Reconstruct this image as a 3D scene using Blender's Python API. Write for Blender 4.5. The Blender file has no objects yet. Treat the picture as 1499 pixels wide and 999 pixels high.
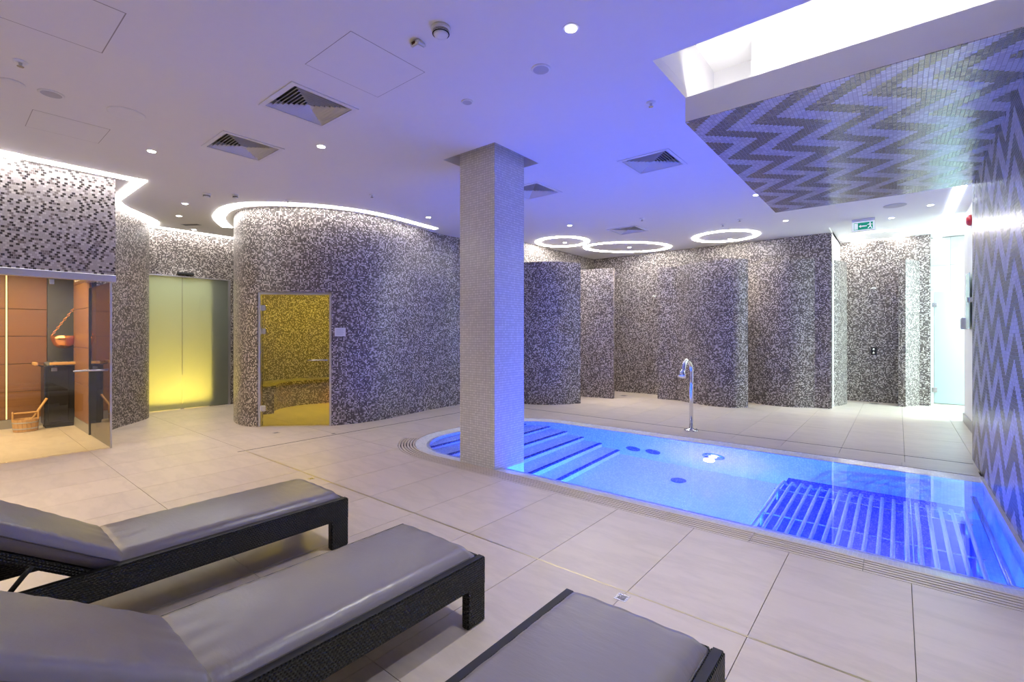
import bpy, bmesh, math, random
from mathutils import Vector, Matrix
random.seed(7)
SC = bpy.context.scene
COL = SC.collection
PI = math.pi
H = 3.084                                   # ceiling height

# ------------------------------------------------------------------ camera
cam = bpy.data.objects.new('camera', bpy.data.cameras.new('camera'))
COL.objects.link(cam)
cam.location = (0, 0, 1.3)
cam.rotation_euler = (PI/2, 0, math.atan2(.632, .775))
cam.data.sensor_width = 36
cam.data.lens = 693/1499*36
cam.data.shift_y = -9.5/1499
cam.data.clip_start = .03
SC.camera = cam

# ------------------------------------------------------------------ view + world
vs = SC.view_settings
SC.display_settings.display_device = 'sRGB'
vs.view_transform = 'Standard'; vs.look = 'None'; vs.exposure = 0.22; vs.gamma = 1.0
vs.use_curve_mapping = False
w = bpy.data.worlds.new('world'); SC.world = w
w.use_nodes = True
w.node_tree.nodes['Background'].inputs[0].default_value = (.02, .02, .025, 1)
cy = SC.cycles
cy.max_bounces = 10; cy.diffuse_bounces = 5; cy.glossy_bounces = 5
cy.transmission_bounces = 8; cy.transparent_max_bounces = 12
cy.sample_clamp_indirect = 6.0
cy.use_denoising = True
cy.blur_glossy = 0.6

# light levels, all in one place
STRIP = 12.5           # LED strips on the left
RING = 26.0            # ring lights
CORR = 8.0           # strip light of the corridor
SLOT = 36.0            # lamps in the ceiling slot
DOWN = 36.0           # W per downlight
POOL = 900.0          # W per underwater lamp
POOLC = (.006, .13, 1.0)
WARM = (1.0, .90, .78)
COOL = (.84, .97, 1.0)

def lamp(name, kind, loc, power, color, parent=None, **k):
    d = bpy.data.lights.new(name, kind); d.energy = power; d.color = color
    for a, v in k.items():
        if a != 'rot': setattr(d, a, v)
    o = bpy.data.objects.new(name, d); COL.objects.link(o); o.location = loc
    if 'rot' in k: o.rotation_euler = k['rot']
    if parent: o.parent = parent
    return o

# ================================================================== materials
MATS = {}
class NB:
    def __init__(s, name):
        s.m = bpy.data.materials.new(name); s.m.use_nodes = True
        s.t = s.m.node_tree; s.n = s.t.nodes; s.l = s.t.links
        s.b = s.n['Principled BSDF']; s.out = s.n['Material Output']
        MATS[name] = s.m
    def node(s, typ, **k):
        x = s.n.new(typ)
        for a, v in k.items(): setattr(x, a, v)
        return x
    def put(s, sock, v):
        if hasattr(v, 'is_output') or isinstance(v, bpy.types.NodeSocket): s.l.new(v, sock)
        elif isinstance(v, tuple) and len(v) == 3 and sock.type == 'RGBA': sock.default_value = (*v, 1)
        else: sock.default_value = v
    def mth(s, op, a, b=0.0, c=None):
        x = s.node('ShaderNodeMath', operation=op)
        s.put(x.inputs[0], a); s.put(x.inputs[1], b)
        if c is not None: s.put(x.inputs[2], c)
        return x.outputs[0]
    def mix(s, f, a, b):
        x = s.node('ShaderNodeMix', data_type='RGBA')
        s.put(x.inputs['Factor'], f); s.put(x.inputs[6], a); s.put(x.inputs[7], b)
        return x.outputs[2]
    def ramp(s, f, stops, interp='LINEAR'):
        x = s.node('ShaderNodeValToRGB'); r = x.color_ramp; r.interpolation = interp
        while len(r.elements) < len(stops): r.elements.new(.5)
        for e, (p, c) in zip(r.elements, stops): e.position = p; e.color = (*c, 1)
        s.put(x.inputs[0], f); return x.outputs[0]
    def noise(s, vec, scale, detail=3, rough=.5):
        x = s.node('ShaderNodeTexNoise'); x.inputs['Scale'].default_value = scale
        x.inputs['Detail'].default_value = detail; x.inputs['Roughness'].default_value = rough
        if vec is not None: s.l.new(vec, x.inputs['Vector'])
        return x.outputs[0]
    def xyz(s, vec):
        x = s.node('ShaderNodeSeparateXYZ'); s.l.new(vec, x.inputs[0]); return x.outputs
    def vec(s, a, b, c=0.0):
        x = s.node('ShaderNodeCombineXYZ')
        s.put(x.inputs[0], a); s.put(x.inputs[1], b); s.put(x.inputs[2], c); return x.outputs[0]
    def pos(s): return s.node('ShaderNodeNewGeometry').outputs['Position']
    def obj(s): return s.node('ShaderNodeTexCoord').outputs['Object']
    def uv(s): return s.node('ShaderNodeTexCoord').outputs['UV']
    def bump(s, h, strength, dist=.01):
        x = s.node('ShaderNodeBump'); x.inputs['Strength'].default_value = strength
        x.inputs['Distance'].default_value = dist
        s.l.new(h, x.inputs['Height']); s.l.new(x.outputs[0], s.b.inputs['Normal'])
    def p(s, color=None, rough=None, metal=None, **k):
        if color is not None: s.put(s.b.inputs['Base Color'], color)
        if rough is not None: s.put(s.b.inputs['Roughness'], rough)
        if metal is not None: s.put(s.b.inputs['Metallic'], metal)
        for a, v in k.items(): s.put(s.b.inputs[a.replace('_', ' ')], v)
        return s

def plain(name, color, rough=.5, metal=0.0, speck=0.0, scale=40, **k):
    n = NB(name); n.p(color, rough, metal, **k)
    if speck:
        f = n.noise(n.obj(), scale, 4)
        n.put(n.b.inputs['Base Color'], n.mix(f, tuple(c*(1-speck) for c in color), tuple(min(1, c*(1+speck)) for c in color)))
        n.bump(f, .08, .002)
    return n.m
def emit(name, color, strength):
    n = NB(name); n.p((.8, .8, .8), .4)
    n.put(n.b.inputs['Emission Color'], color); n.put(n.b.inputs['Emission Strength'], strength)
    return n.m

def tiled(name, px, py, stops, grout, g=.07, brick=False, rough=.22, jit=.05, spec=.5, chev=None, sparse=False, coat=0.0):
    n = NB(name)
    x = n.xyz(n.uv()); u = n.mth('DIVIDE', x[0], px); v = n.mth('DIVIDE', x[1], py)
    row = n.mth('FLOOR', v)
    if brick: u = n.mth('ADD', u, n.mth('MULTIPLY', n.mth('FLOORED_MODULO', row, 2.0), .5))
    col = n.mth('FLOOR', u)
    wn = n.node('ShaderNodeTexWhiteNoise', noise_dimensions='2D')
    n.l.new(n.vec(col, row), wn.inputs['Vector'])
    if chev is None:
        val = wn.outputs['Value']
        if sparse:      # dark bricks never sit side by side
            par = n.mth('FLOORED_MODULO', n.mth('ADD', col, n.mth('FLOOR', n.mth('MULTIPLY', n.mth('FRACT', n.mth('MULTIPLY', n.mth('SINE', n.mth('MULTIPLY', row, 12.9898)), 43758.5)), 2.0))), 2.0)
            val = n.mth('ADD', n.mth('MULTIPLY', val, .66), n.mth('MULTIPLY', par, .34))
        c = n.ramp(val, stops, 'CONSTANT')
    else:
        s0, v0, sp, tp, amp, duty = chev
        su = n.mth('MULTIPLY', n.mth('ADD', col, .5), px); tv = n.mth('MULTIPLY', n.mth('ADD', row, .5), py)
        ph = n.mth('FRACT', n.mth('DIVIDE', n.mth('SUBTRACT', tv, v0), tp))
        tri = n.mth('SUBTRACT', 1.0, n.mth('ABSOLUTE', n.mth('SUBTRACT', n.mth('MULTIPLY', ph, 2.0), 1.0)))
        k = n.mth('FRACT', n.mth('DIVIDE', n.mth('SUBTRACT', n.mth('SUBTRACT', su, s0), n.mth('MULTIPLY', tri, amp)), sp))
        dark = n.mth('LESS_THAN', k, duty)
        a = n.ramp(wn.outputs['Value'], stops[0], 'CONSTANT'); b = n.ramp(wn.outputs['Value'], stops[1], 'CONSTANT')
        c = n.mix(dark, b, a)
    du = n.mth('ABSOLUTE', n.mth('SUBTRACT', n.mth('FRACT', u), .5))
    dv = n.mth('ABSOLUTE', n.mth('SUBTRACT', n.mth('FRACT', v), .5))
    e = n.mth('MAXIMUM', du, dv)
    gm = n.mth('GREATER_THAN', e, .5-g)
    n.put(n.b.inputs['Base Color'], n.mix(gm, c, grout))
    n.put(n.b.inputs['Roughness'], n.mth('ADD', n.mth('MULTIPLY', gm, .7-rough), rough))
    n.put(n.b.inputs['Specular IOR Level'], spec); 
    if coat:
        n.put(n.b.inputs['Coat Weight'], n.mth('SUBTRACT', 1.0, n.mth('MULTIPLY', gm, .8))); n.put(n.b.inputs['Coat IOR'], coat); n.put(n.b.inputs['Coat Roughness'], .22)
    if jit:
        geo = n.node('ShaderNodeNewGeometry')
        sub = n.node('ShaderNodeVectorMath', operation='SUBTRACT'); n.l.new(wn.outputs['Color'], sub.inputs[0]); sub.inputs[1].default_value = (.5, .5, .5)
        sc = n.node('ShaderNodeVectorMath', operation='SCALE'); n.l.new(sub.outputs[0], sc.inputs[0]); sc.inputs['Scale'].default_value = jit
        ad = n.node('ShaderNodeVectorMath', operation='ADD'); n.l.new(geo.outputs['Normal'], ad.inputs[0]); n.l.new(sc.outputs[0], ad.inputs[1])
        nm = n.node('ShaderNodeVectorMath', operation='NORMALIZE'); n.l.new(ad.outputs[0], nm.inputs[0])
        n.l.new(nm.outputs[0], n.b.inputs['Normal'])
        if coat: n.l.new(nm.outputs[0], n.b.inputs['Coat Normal'])
    return n.m

MIX = [(0, (.04, .031, .029)), (.32, (.10, .083, .077)), (.50, (.23, .20, .188)), (.70, (.47, .425, .40)), (.87, (.62, .58, .545))]
m_mos = tiled('mosaic_brown_cream', .0175, .0175, MIX, (.22, .195, .18), jit=.07, rough=.33, spec=.55)
m_mos_sauna = tiled('mosaic_running_bond', .030, .0235, [(0, (.05, .042, .042)), (.33, (.20, .17, .165)), (.42, (.42, .38, .37)), (.70, (.54, .50, .485))], (.33, .30, .29), brick=True, jit=.05, sparse=True)
m_col = tiled('mosaic_pale', .0235, .0235, [(0, (.72, .71, .69)), (.4, (.77, .76, .74)), (.75, (.82, .81, .79))], (.42, .41, .405), g=.08, jit=.05, rough=.25)
m_poolt = tiled('mosaic_pool_white', .0235, .0235, [(0, (.70, .72, .75)), (.5, (.78, .79, .81))], (.55, .57, .60), g=.06, jit=.03, rough=.2)
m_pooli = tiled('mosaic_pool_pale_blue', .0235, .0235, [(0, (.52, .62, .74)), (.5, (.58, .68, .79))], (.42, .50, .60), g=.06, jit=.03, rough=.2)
CH = (-1.2+20*.338, 3.913-.648*20, .338, .648, .32, .49)
m_chev = tiled('mosaic_chevron', .0252, .0252, ([(0, (.035, .030, .032)), (.5, (.055, .05, .05))], [(0, (.44, .42, .46)), (.5, (.52, .50, .54))]), (.16, .15, .16), g=.06, jit=.07, rough=.2, spec=.6, chev=CH, coat=2.5)
m_chevw = tiled('mosaic_chevron_wall', .0252, .0252, ([(0, (.035, .030, .032)), (.5, (.055, .05, .05))], [(0, (.44, .42, .46)), (.5, (.52, .50, .54))]), (.16, .15, .16), g=.06, jit=.06, rough=.25, spec=.5, chev=CH)

def stone(name, a, b, rough=.36):
    n = NB(name); P = n.pos()
    oi = n.node('ShaderNodeObjectInfo')
    off = n.node('ShaderNodeVectorMath', operation='ADD'); n.l.new(P, off.inputs[0])
    s3 = n.node('ShaderNodeVectorMath', operation='SCALE'); n.l.new(oi.outputs['Random'], s3.inputs['Scale']); s3.inputs[0].default_value = (9, 7, 5)
    n.l.new(s3.outputs[0], off.inputs[1])
    mp = n.node('ShaderNodeMapping'); n.l.new(off.outputs[0], mp.inputs[0]); mp.inputs['Scale'].default_value = (1.0, 3.2, 1); mp.inputs['Rotation'].default_value = (0, 0, .5)
    f1 = n.noise(mp.outputs[0], 1.3, 6, .6); f2 = n.noise(mp.outputs[0], 5, 5, .65)
    vein = n.mth('ABSOLUTE', n.mth('SUBTRACT', f1, .5)); vein = n.mth('SMOOTH_MIN', n.mth('MULTIPLY', vein, 14.0), 1.0, .2)
    base = n.mix(f2, a, b)
    c = n.mix(n.mth('MULTIPLY', n.mth('SUBTRACT', 1.0, vein), .28), base, tuple(k*.78 for k in a))
    hv = n.node('ShaderNodeHueSaturation'); n.l.new(c, hv.inputs['Color'])
    n.put(hv.inputs['Value'], n.mth('ADD', n.mth('MULTIPLY', oi.outputs['Random'], .07), .965))
    n.put(n.b.inputs['Base Color'], hv.outputs[0])
    n.p(rough=n.mth('ADD', n.mth('MULTIPLY', f2, .12), rough-.06))
    n.bump(n.noise(P, 160, 2), .05, .002)
    return n.m
m_floor = stone('beige_stone_tile', (.53, .455, .385), (.63, .55, .47))
m_grout = plain('dark_grout', (.17, .15, .135), .8, speck=.2)
m_pale = stone('pale_stone', (.47, .49, .47), (.53, .54, .52), .2)
m_white = plain('white_paint', (.76, .75, .755), .65, speck=.015, scale=15)
m_white2 = plain('white_plastic', (.74, .74, .75), .4)
m_trim = plain('grey_skirting', (.30, .28, .27), .4, speck=.1)
m_dark = plain('dark_void', (.012, .012, .014), .8)
m_grey = plain('grey_grille', (.45, .45, .47), .5)
m_steel = plain('brushed_steel', (.58, .58, .60), .25, 1.0)
m_chrome = plain('chrome', (.85, .86, .88), .06, 1.0)
m_alu = plain('aluminium', (.60, .60, .63), .35, .9)
m_brass = plain('brass', (.60, .52, .32), .3, 1.0)
m_copper = plain('copper', (.80, .38, .16), .22, 1.0, speck=.15)
m_black = plain('black_plastic', (.012, .012, .013), .4)
m_red = plain('red_plastic', (.45, .02, .03), .35)
m_heater = plain('heater_dark_metal', (.02, .022, .024), .35, .3)
m_rock = plain('sauna_stone', (.10, .10, .10), .8, speck=.5, scale=25)
m_slate = plain('dark_green_slate', (.085, .088, .078), .5, speck=.3, scale=18)
m_louv = plain('louvre_white', (.72, .71, .72), .5)
m_bluet = plain('blue_nosing_tile', (.02, .055, .25), .25)
m_jet = plain('jet_blue_plastic', (.03, .08, .35), .3)
def sgn_mat(*a):
    m = emit(*a); m.node_tree.nodes['Principled BSDF'].inputs['Base Color'].default_value = (*a[1], 1); return m
m_signg = sgn_mat('exit_green', (.0, .42, .18), .12)
m_signw = emit('exit_white', (.8, 1, .94), .45)

def wood(name, a, b, sx, sy, sz):
    n = NB(name); mp = n.node('ShaderNodeMapping'); n.l.new(n.pos(), mp.inputs[0]); mp.inputs['Scale'].default_value = (sx, sy, sz)
    f = n.noise(mp.outputs[0], 3, 6, .65); f2 = n.noise(mp.outputs[0], 14, 3)
    c = n.mix(n.mth('MULTIPLY', n.mth('ADD', f, f2), .5), a, b)
    n.p(c, .42); n.bump(f2, .08, .002); return n.m
m_wood = wood('sauna_panel_wood', (.13, .055, .022), (.34, .165, .075), .35, .35, 16)
m_pine = wood('pale_pine', (.50, .27, .10), (.68, .42, .19), 6, 6, 3)

def weave():
    n = NB('black_rattan_weave'); x = n.xyz(n.obj())
    a = n.mth('MULTIPLY', n.mth('ADD', x[1], x[0]), 1/.013); b = n.mth('MULTIPLY', x[2], 1/.010)
    row = n.mth('FLOOR', b)
    s = n.mth('SINE', n.mth('MULTIPLY', n.mth('ADD', a, n.mth('MULTIPLY', row, .5)), 2*PI))
    hb = n.mth('SINE', n.mth('MULTIPLY', n.mth('FRACT', b), PI))
    h = n.mth('MULTIPLY', n.mth('ADD', s, 1.4), hb)
    n.p(n.mix(n.mth('MULTIPLY', h, .42), (.003, .003, .004), (.013, .013, .019)), .45)
    n.bump(h, 1.0, .004); return n.m
m_weave = weave()
def fabric(name='taupe_cushion_vinyl', col=(.21, .19, .197)):
    n = NB(name); P = n.obj()
    f = n.noise(P, 600, 2)
    mp = n.node('ShaderNodeMapping'); n.l.new(P, mp.inputs[0]); mp.inputs['Scale'].default_value = (5, 16, 5); mp.inputs['Rotation'].default_value = (0, 0, .25)
    wr = n.noise(mp.outputs[0], 1.6, 4, .55)
    n.p(col, .33); n.put(n.b.inputs['Specular IOR Level'], .65)
    h = n.mth('ADD', n.mth('MULTIPLY', f, .04), wr); n.bump(h, .16, .012); return n.m
m_fab = fabric()
m_pipe = plain('cushion_piping', (.10, .09, .095), .5)

def glass(name, tint=(.97, .99, .98), rough=.0, ior=1.5, gloss=1.0):
    n = NB(name)
    tr = n.node('ShaderNodeBsdfTransparent'); tr.inputs[0].default_value = (*tint, 1)
    gl = n.node('ShaderNodeBsdfGlossy'); gl.inputs['Roughness'].default_value = rough; gl.inputs[0].default_value = (gloss, gloss, gloss, 1)
    fr = n.node('ShaderNodeFresnel'); fr.inputs[0].default_value = ior
    mx = n.node('ShaderNodeMixShader'); n.l.new(fr.outputs[0], mx.inputs[0]); n.l.new(tr.outputs[0], mx.inputs[1]); n.l.new(gl.outputs[0], mx.inputs[2])
    n.l.new(mx.outputs[0], n.out.inputs[0]); return n.m
m_glass = glass('clear_glass')
m_glass_s = glass('sauna_glass', (.93, .96, .93))
def frosted(name, tint):
    n = NB(name)
    tl = n.node('ShaderNodeBsdfTranslucent'); tl.inputs[0].default_value = (*tint, 1)
    df = n.node('ShaderNodeBsdfDiffuse'); df.inputs[0].default_value = (.42, .45, .40, 1)
    gl = n.node('ShaderNodeBsdfGlossy'); gl.inputs['Roughness'].default_value = .22
    fr = n.node('ShaderNodeFresnel'); fr.inputs[0].default_value = 1.5
    m1 = n.node('ShaderNodeMixShader'); m1.inputs[0].default_value = .30; n.l.new(tl.outputs[0], m1.inputs[1]); n.l.new(df.outputs[0], m1.inputs[2])
    m2 = n.node('ShaderNodeMixShader'); n.l.new(fr.outputs[0], m2.inputs[0]); n.l.new(m1.outputs[0], m2.inputs[1]); n.l.new(gl.outputs[0], m2.inputs[2])
    n.l.new(m2.outputs[0], n.out.inputs[0]); return n.m
m_frost = frosted('frosted_glass', (.80, .86, .74))
m_frost2 = plain('satin_aqua_glass', (.40, .52, .51), .15)
def water():
    n = NB('pool_water')
    g = n.node('ShaderNodeBsdfGlass'); g.inputs['IOR'].default_value = 1.33; g.inputs['Roughness'].default_value = 0.0
    g.inputs[0].default_value = (.93, .97, 1, 1)
    mp = n.node('ShaderNodeMapping'); n.l.new(n.pos(), mp.inputs[0]); mp.inputs['Scale'].default_value = (1, 1, 1)
    b = n.node('ShaderNodeBump'); b.inputs['Strength'].default_value = .05; b.inputs['Distance'].default_value = .02
    n.l.new(n.noise(mp.outputs[0], 2.2, 1, .4), b.inputs['Height']); n.l.new(b.outputs[0], g.inputs['Normal'])
    n.l.new(g.outputs[0], n.out.inputs[0]); return n.m
m_water = water()
e_strip = emit('led_warm', (1, .96, .92), STRIP)
e_ring = emit('led_ring', (1, .95, .89), RING)
e_corr = emit('led_corridor', COOL, CORR)
e_slot = emit('led_slot', (1, .985, .97), SLOT); e_slot2 = emit('led_slot_end', (1, .985, 1), 6.0)
e_down = emit('downlight_lens', (1, .97, .92), 14.0)
e_gold = emit('warm_light_line', (1, .62, .22), 1.2)
e_pool = emit('pool_lamp_lens', (.55, .62, 1), 2.5)
e_red = emit('red_led', (1, .08, .01), 2.5)

# ================================================================== mesh helpers
def obj(name, bm, mat, parent=None, smooth=False, loc=None, recalc=True):
    if recalc: bmesh.ops.recalc_face_normals(bm, faces=bm.faces[:])
    me = bpy.data.meshes.new(name); bm.to_mesh(me); bm.free()
    for m in (mat if isinstance(mat, (list, tuple)) else [mat]): me.materials.append(m)
    if smooth:
        for p in me.polygons: p.use_smooth = True
    o = bpy.data.objects.new(name, me); COL.objects.link(o)
    if parent: o.parent = parent
    if loc: o.location = loc
    return o
def tag(o, label=None, cat=None, group=None, kind=None):
    if label: o['label'] = label
    if cat: o['category'] = cat
    if group: o['group'] = group
    if kind: o['kind'] = kind
    return o
def empty(name, loc, label, cat, group=None, rz=0.0, kind=None):
    o = bpy.data.objects.new(name, None); COL.objects.link(o); o.location = loc; o.rotation_euler = (0, 0, rz)
    o.empty_display_size = .1
    return tag(o, label, cat, group, kind)
def copy_tree(o, parent=None):
    c = o.copy(); COL.objects.link(c); c.parent = parent
    for ch in list(o.children): copy_tree(ch, c)
    return c
BM = bmesh.new
def box(bm, x0, x1, y0, y1, z0, z1, mi=0):
    v = [bm.verts.new(p) for p in ((x0,y0,z0),(x1,y0,z0),(x1,y1,z0),(x0,y1,z0),(x0,y0,z1),(x1,y0,z1),(x1,y1,z1),(x0,y1,z1))]
    fs = []
    for i in ((0,3,2,1),(4,5,6,7),(0,1,5,4),(1,2,6,5),(2,3,7,6),(3,0,4,7)):
        f = bm.faces.new([v[k] for k in i]); f.material_index = mi; fs.append(f)
    return fs
def rbox(bm, x0, x1, y0, y1, z0, z1, r=.004, seg=1):
    b2 = BM(); box(b2, x0, x1, y0, y1, z0, z1)
    bmesh.ops.bevel(b2, geom=b2.edges[:], offset=r, segments=seg, affect='EDGES')
    me = bpy.data.meshes.new('t'); b2.to_mesh(me); b2.free(); bm.from_mesh(me); bpy.data.meshes.remove(me)
def uvbox(bm):
    """UV in metres: u along the horizontal, v up (or x,y on flat faces)"""
    L = bm.loops.layers.uv.verify()
    for f in bm.faces:
        n = f.normal if f.normal.length else Vector((0, 0, 1)); f.normal_update(); n = f.normal
        for l in f.loops:
            c = l.vert.co
            if abs(n.z) > .7: l[L].uv = (c.x, c.y)
            elif abs(n.x) > abs(n.y): l[L].uv = (c.y, c.z)
            else: l[L].uv = (c.x, c.z)
def bxo(name, dims, mat, parent=None, r=0, **k):
    bm = BM()
    if r: rbox(bm, *dims, r=r)
    else: box(bm, *dims)
    uvbox(bm); return obj(name, bm, mat, parent, **k)
def tube(bm, pts, r, seg=10, caps=True):
    pts = [Vector(p) for p in pts]; n = len(pts); rings = []
    t0 = (pts[1]-pts[0]).normalized(); up = Vector((0, 0, 1)) if abs(t0.z) < .9 else Vector((1, 0, 0))
    nrm = t0.cross(up).normalized()
    for i, p in enumerate(pts):
        t = (pts[min(i+1, n-1)]-pts[max(i-1, 0)]).normalized()
        nrm = (nrm - t*nrm.dot(t)).normalized(); b = t.cross(nrm)
        rr = r[i] if isinstance(r, (list, tuple)) else r
        rings.append([bm.verts.new(p + (nrm*math.cos(a)+b*math.sin(a))*rr) for a in [2*PI*k/seg for k in range(seg)]])
    for i in range(n-1):
        for k in range(seg): bm.faces.new((rings[i][k], rings[i][(k+1)%seg], rings[i+1][(k+1)%seg], rings[i+1][k]))
    if caps: bm.faces.new(rings[0][::-1]); bm.faces.new(rings[-1])
def lathe(bm, prof, seg=24, c=(0, 0, 0)):
    rings = []
    for r, z in prof:
        rings.append([bm.verts.new((c[0]+max(r, .0004)*math.cos(2*PI*k/seg), c[1]+max(r, .0004)*math.sin(2*PI*k/seg), c[2]+z)) for k in range(seg)])
    for i in range(len(prof)-1):
        for k in range(seg): bm.faces.new((rings[i][k], rings[i][(k+1)%seg], rings[i+1][(k+1)%seg], rings[i+1][k]))
    bm.faces.new(rings[0][::-1]); bm.faces.new(rings[-1])
def prism(bm, poly, z0, z1, uv=True):
    a = [bm.verts.new((p[0], p[1], z0)) for p in poly]; b = [bm.verts.new((p[0], p[1], z1)) for p in poly]; n = len(poly)
    bm.faces.new(a[::-1]); bm.faces.new(b)
    for i in range(n): bm.faces.new((a[i], a[(i+1)%n], b[(i+1)%n], b[i]))
def spline(pts, step=.04):
    """Catmull-Rom through the points, evenly dense"""
    P = [Vector((p[0], p[1])) for p in pts]; P = [P[0]*2-P[1]]+P+[P[-1]*2-P[-2]]; out = []
    for i in range(1, len(P)-2):
        a, b, c, d = P[i-1:i+3]; n = max(2, int((c-b).length/step))
        for k in range(n):
            t = k/n
            out.append(.5*((2*b)+(c-a)*t+(2*a-5*b+4*c-d)*t*t+(3*b-a-3*c+d)*t**3))
    out.append(P[-2]); return out
def offs(path, d):
    out = []
    for i, p in enumerate(path):
        t = (path[min(i+1, len(path)-1)]-path[max(i-1, 0)]).normalized()
        out.append(p+Vector((-t.y, t.x))*d)
    return out
def arclen(path):
    s = [0.0]
    for a, b in zip(path, path[1:]): s.append(s[-1]+(b-a).length)
    return s
def ribbon_wall(name, path, z0, z1, th, mat, cut=None, parent=None, u0=0.0):
    """curved wall of thickness th; cut=(s0,s1,ztop) leaves a doorway open"""
    s = arclen(path); P = offs(path, th); bm = BM(); L = bm.loops.layers.uv.verify()
    zs = [z0, z1] if not cut else [z0, cut[2], z1]
    if cut:
        pts2 = []
        for k in (cut[0], cut[1]):
            j = min(range(len(s)), key=lambda i: abs(s[i]-k)); pts2.append(j)
        ja, jb = pts2
    g = [[bm.verts.new((p.x, p.y, z)) for z in zs] for p in path]
    h = [[bm.verts.new((p.x, p.y, z)) for z in zs] for p in P]
    def q(vs, uvs, sm=True):
        if not sm: vs = [bm.verts.new(x.co) for x in vs]        # caps keep their own vertices so the curved face shades cleanly
        f = bm.faces.new(vs); f.smooth = sm
        for l, t in zip(f.loops, uvs): l[L].uv = t
    for i in range(len(path)-1):
        for k in range(len(zs)-1):
            if cut and k == 0 and ja <= i < jb: continue
            uv = [(u0+s[i], zs[k]), (u0+s[i+1], zs[k]), (u0+s[i+1], zs[k+1]), (u0+s[i], zs[k+1])]
            q([g[i][k], g[i+1][k], g[i+1][k+1], g[i][k+1]], uv)
            q([h[i][k+1], h[i+1][k+1], h[i+1][k], h[i][k]], uv[::-1])
        q([g[i][-1], g[i+1][-1], h[i+1][-1], h[i][-1]], [(s[i], 0), (s[i+1], 0), (s[i+1], th), (s[i], th)], False)
        if cut and ja <= i < jb: q([g[i][1], h[i][1], h[i+1][1], g[i+1][1]], [(s[i], 0), (s[i], th), (s[i+1], th), (s[i+1], 0)], False)
        elif True: q([g[i][0], h[i][0], h[i+1][0], g[i+1][0]], [(s[i], 0), (s[i], th), (s[i+1], th), (s[i+1], 0)], False)
    for i in (0, len(path)-1) + ((ja, jb) if cut else ()):
        for k in range(len(zs)-1):
            if cut and i in (ja, jb) and k == 1: continue
            q([g[i][k], h[i][k], h[i][k+1], g[i][k+1]], [(0, zs[k]), (th, zs[k]), (th, zs[k+1]), (0, zs[k+1])], False)
    o = obj(name, bm, mat, parent, recalc=False)
    return o, (path[ja], path[jb]) if cut else None
def flat_strip(bm, path, wdt, z0, z1):
    """ribbon of width wdt along a 2-D path; wdt may be a list"""
    W = wdt if isinstance(wdt, (list, tuple)) else [wdt]*len(path)
    a = []; 
    for i, p in enumerate(path):
        t = (path[min(i+1, len(path)-1)]-path[max(i-1, 0)]).normalized(); n = Vector((-t.y, t.x))
        a.append([bm.verts.new((*(p+n*W[i]/2), z)) for z in (z0, z1)]+[bm.verts.new((*(p-n*W[i]/2), z)) for z in (z0, z1)])
    for x, y in zip(a, a[1:]):
        bm.faces.new((x[0], y[0], y[2], x[2])); bm.faces.new((x[1], x[3], y[3], y[1]))
        bm.faces.new((x[0], x[1], y[1], y[0])); bm.faces.new((x[2], y[2], y[3], x[3]))
    bm.faces.new((a[0][0], a[0][2], a[0][3], a[0][1])); bm.faces.new((a[-1][0], a[-1][1], a[-1][3], a[-1][2]))
def clip(poly, a, b, keep_left):
    out = []; n = len(poly)
    def sd(p): return ((b[0]-a[0])*(p[1]-a[1])-(b[1]-a[1])*(p[0]-a[0]))*(1 if keep_left else -1)
    for i in range(n):
        p, q = poly[i], poly[(i+1)%n]; dp, dq = sd(p), sd(q)
        if dp >= 0: out.append(p)
        if (dp > 0 and dq < 0) or (dp < 0 and dq > 0):
            t = dp/(dp-dq); out.append((p[0]+(q[0]-p[0])*t, p[1]+(q[1]-p[1])*t))
    return out
def area(p): return abs(sum(p[i][0]*p[(i+1)%len(p)][1]-p[(i+1)%len(p)][0]*p[i][1] for i in range(len(p))))/2 if len(p) > 2 else 0
def cut_out(poly, hole):
    """pieces of poly outside the convex counter-clockwise hole"""
    rest = poly; out = []
    for i in range(len(hole)):
        a, b = hole[i], hole[(i+1)%len(hole)]
        o = clip(rest, a, b, False)
        if area(o) > 1e-5: out.append(o)
        rest = clip(rest, a, b, True)
        if area(rest) < 1e-6: break
    return out
def struct(o): o['kind'] = 'structure'; return o

# ================================================================== pool outline
XR = .588
def pool_path(d=0.0, n=14):
    """open path: right end of the near side, round the left end, right end of the far side (d inwards)"""
    y0, y1, r = 3.43+d, 6.06-d, .9-d; cx = -3.88; p = [(XR, y0)]
    for c, a0 in (((cx, y0+r), -PI/2), ((cx, y1-r), -PI)):
        for k in range(n+1): a = a0-PI/2*k/n; p.append((c[0]+r*math.cos(a), c[1]+r*math.sin(a)))
    p.append((XR, y1)); return p
HOLE = pool_path(-.2)[::-1]                       # counter-clockwise
HOLE[0] = (.75, HOLE[0][1]); HOLE[-1] = (.75, HOLE[-1][1])

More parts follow.
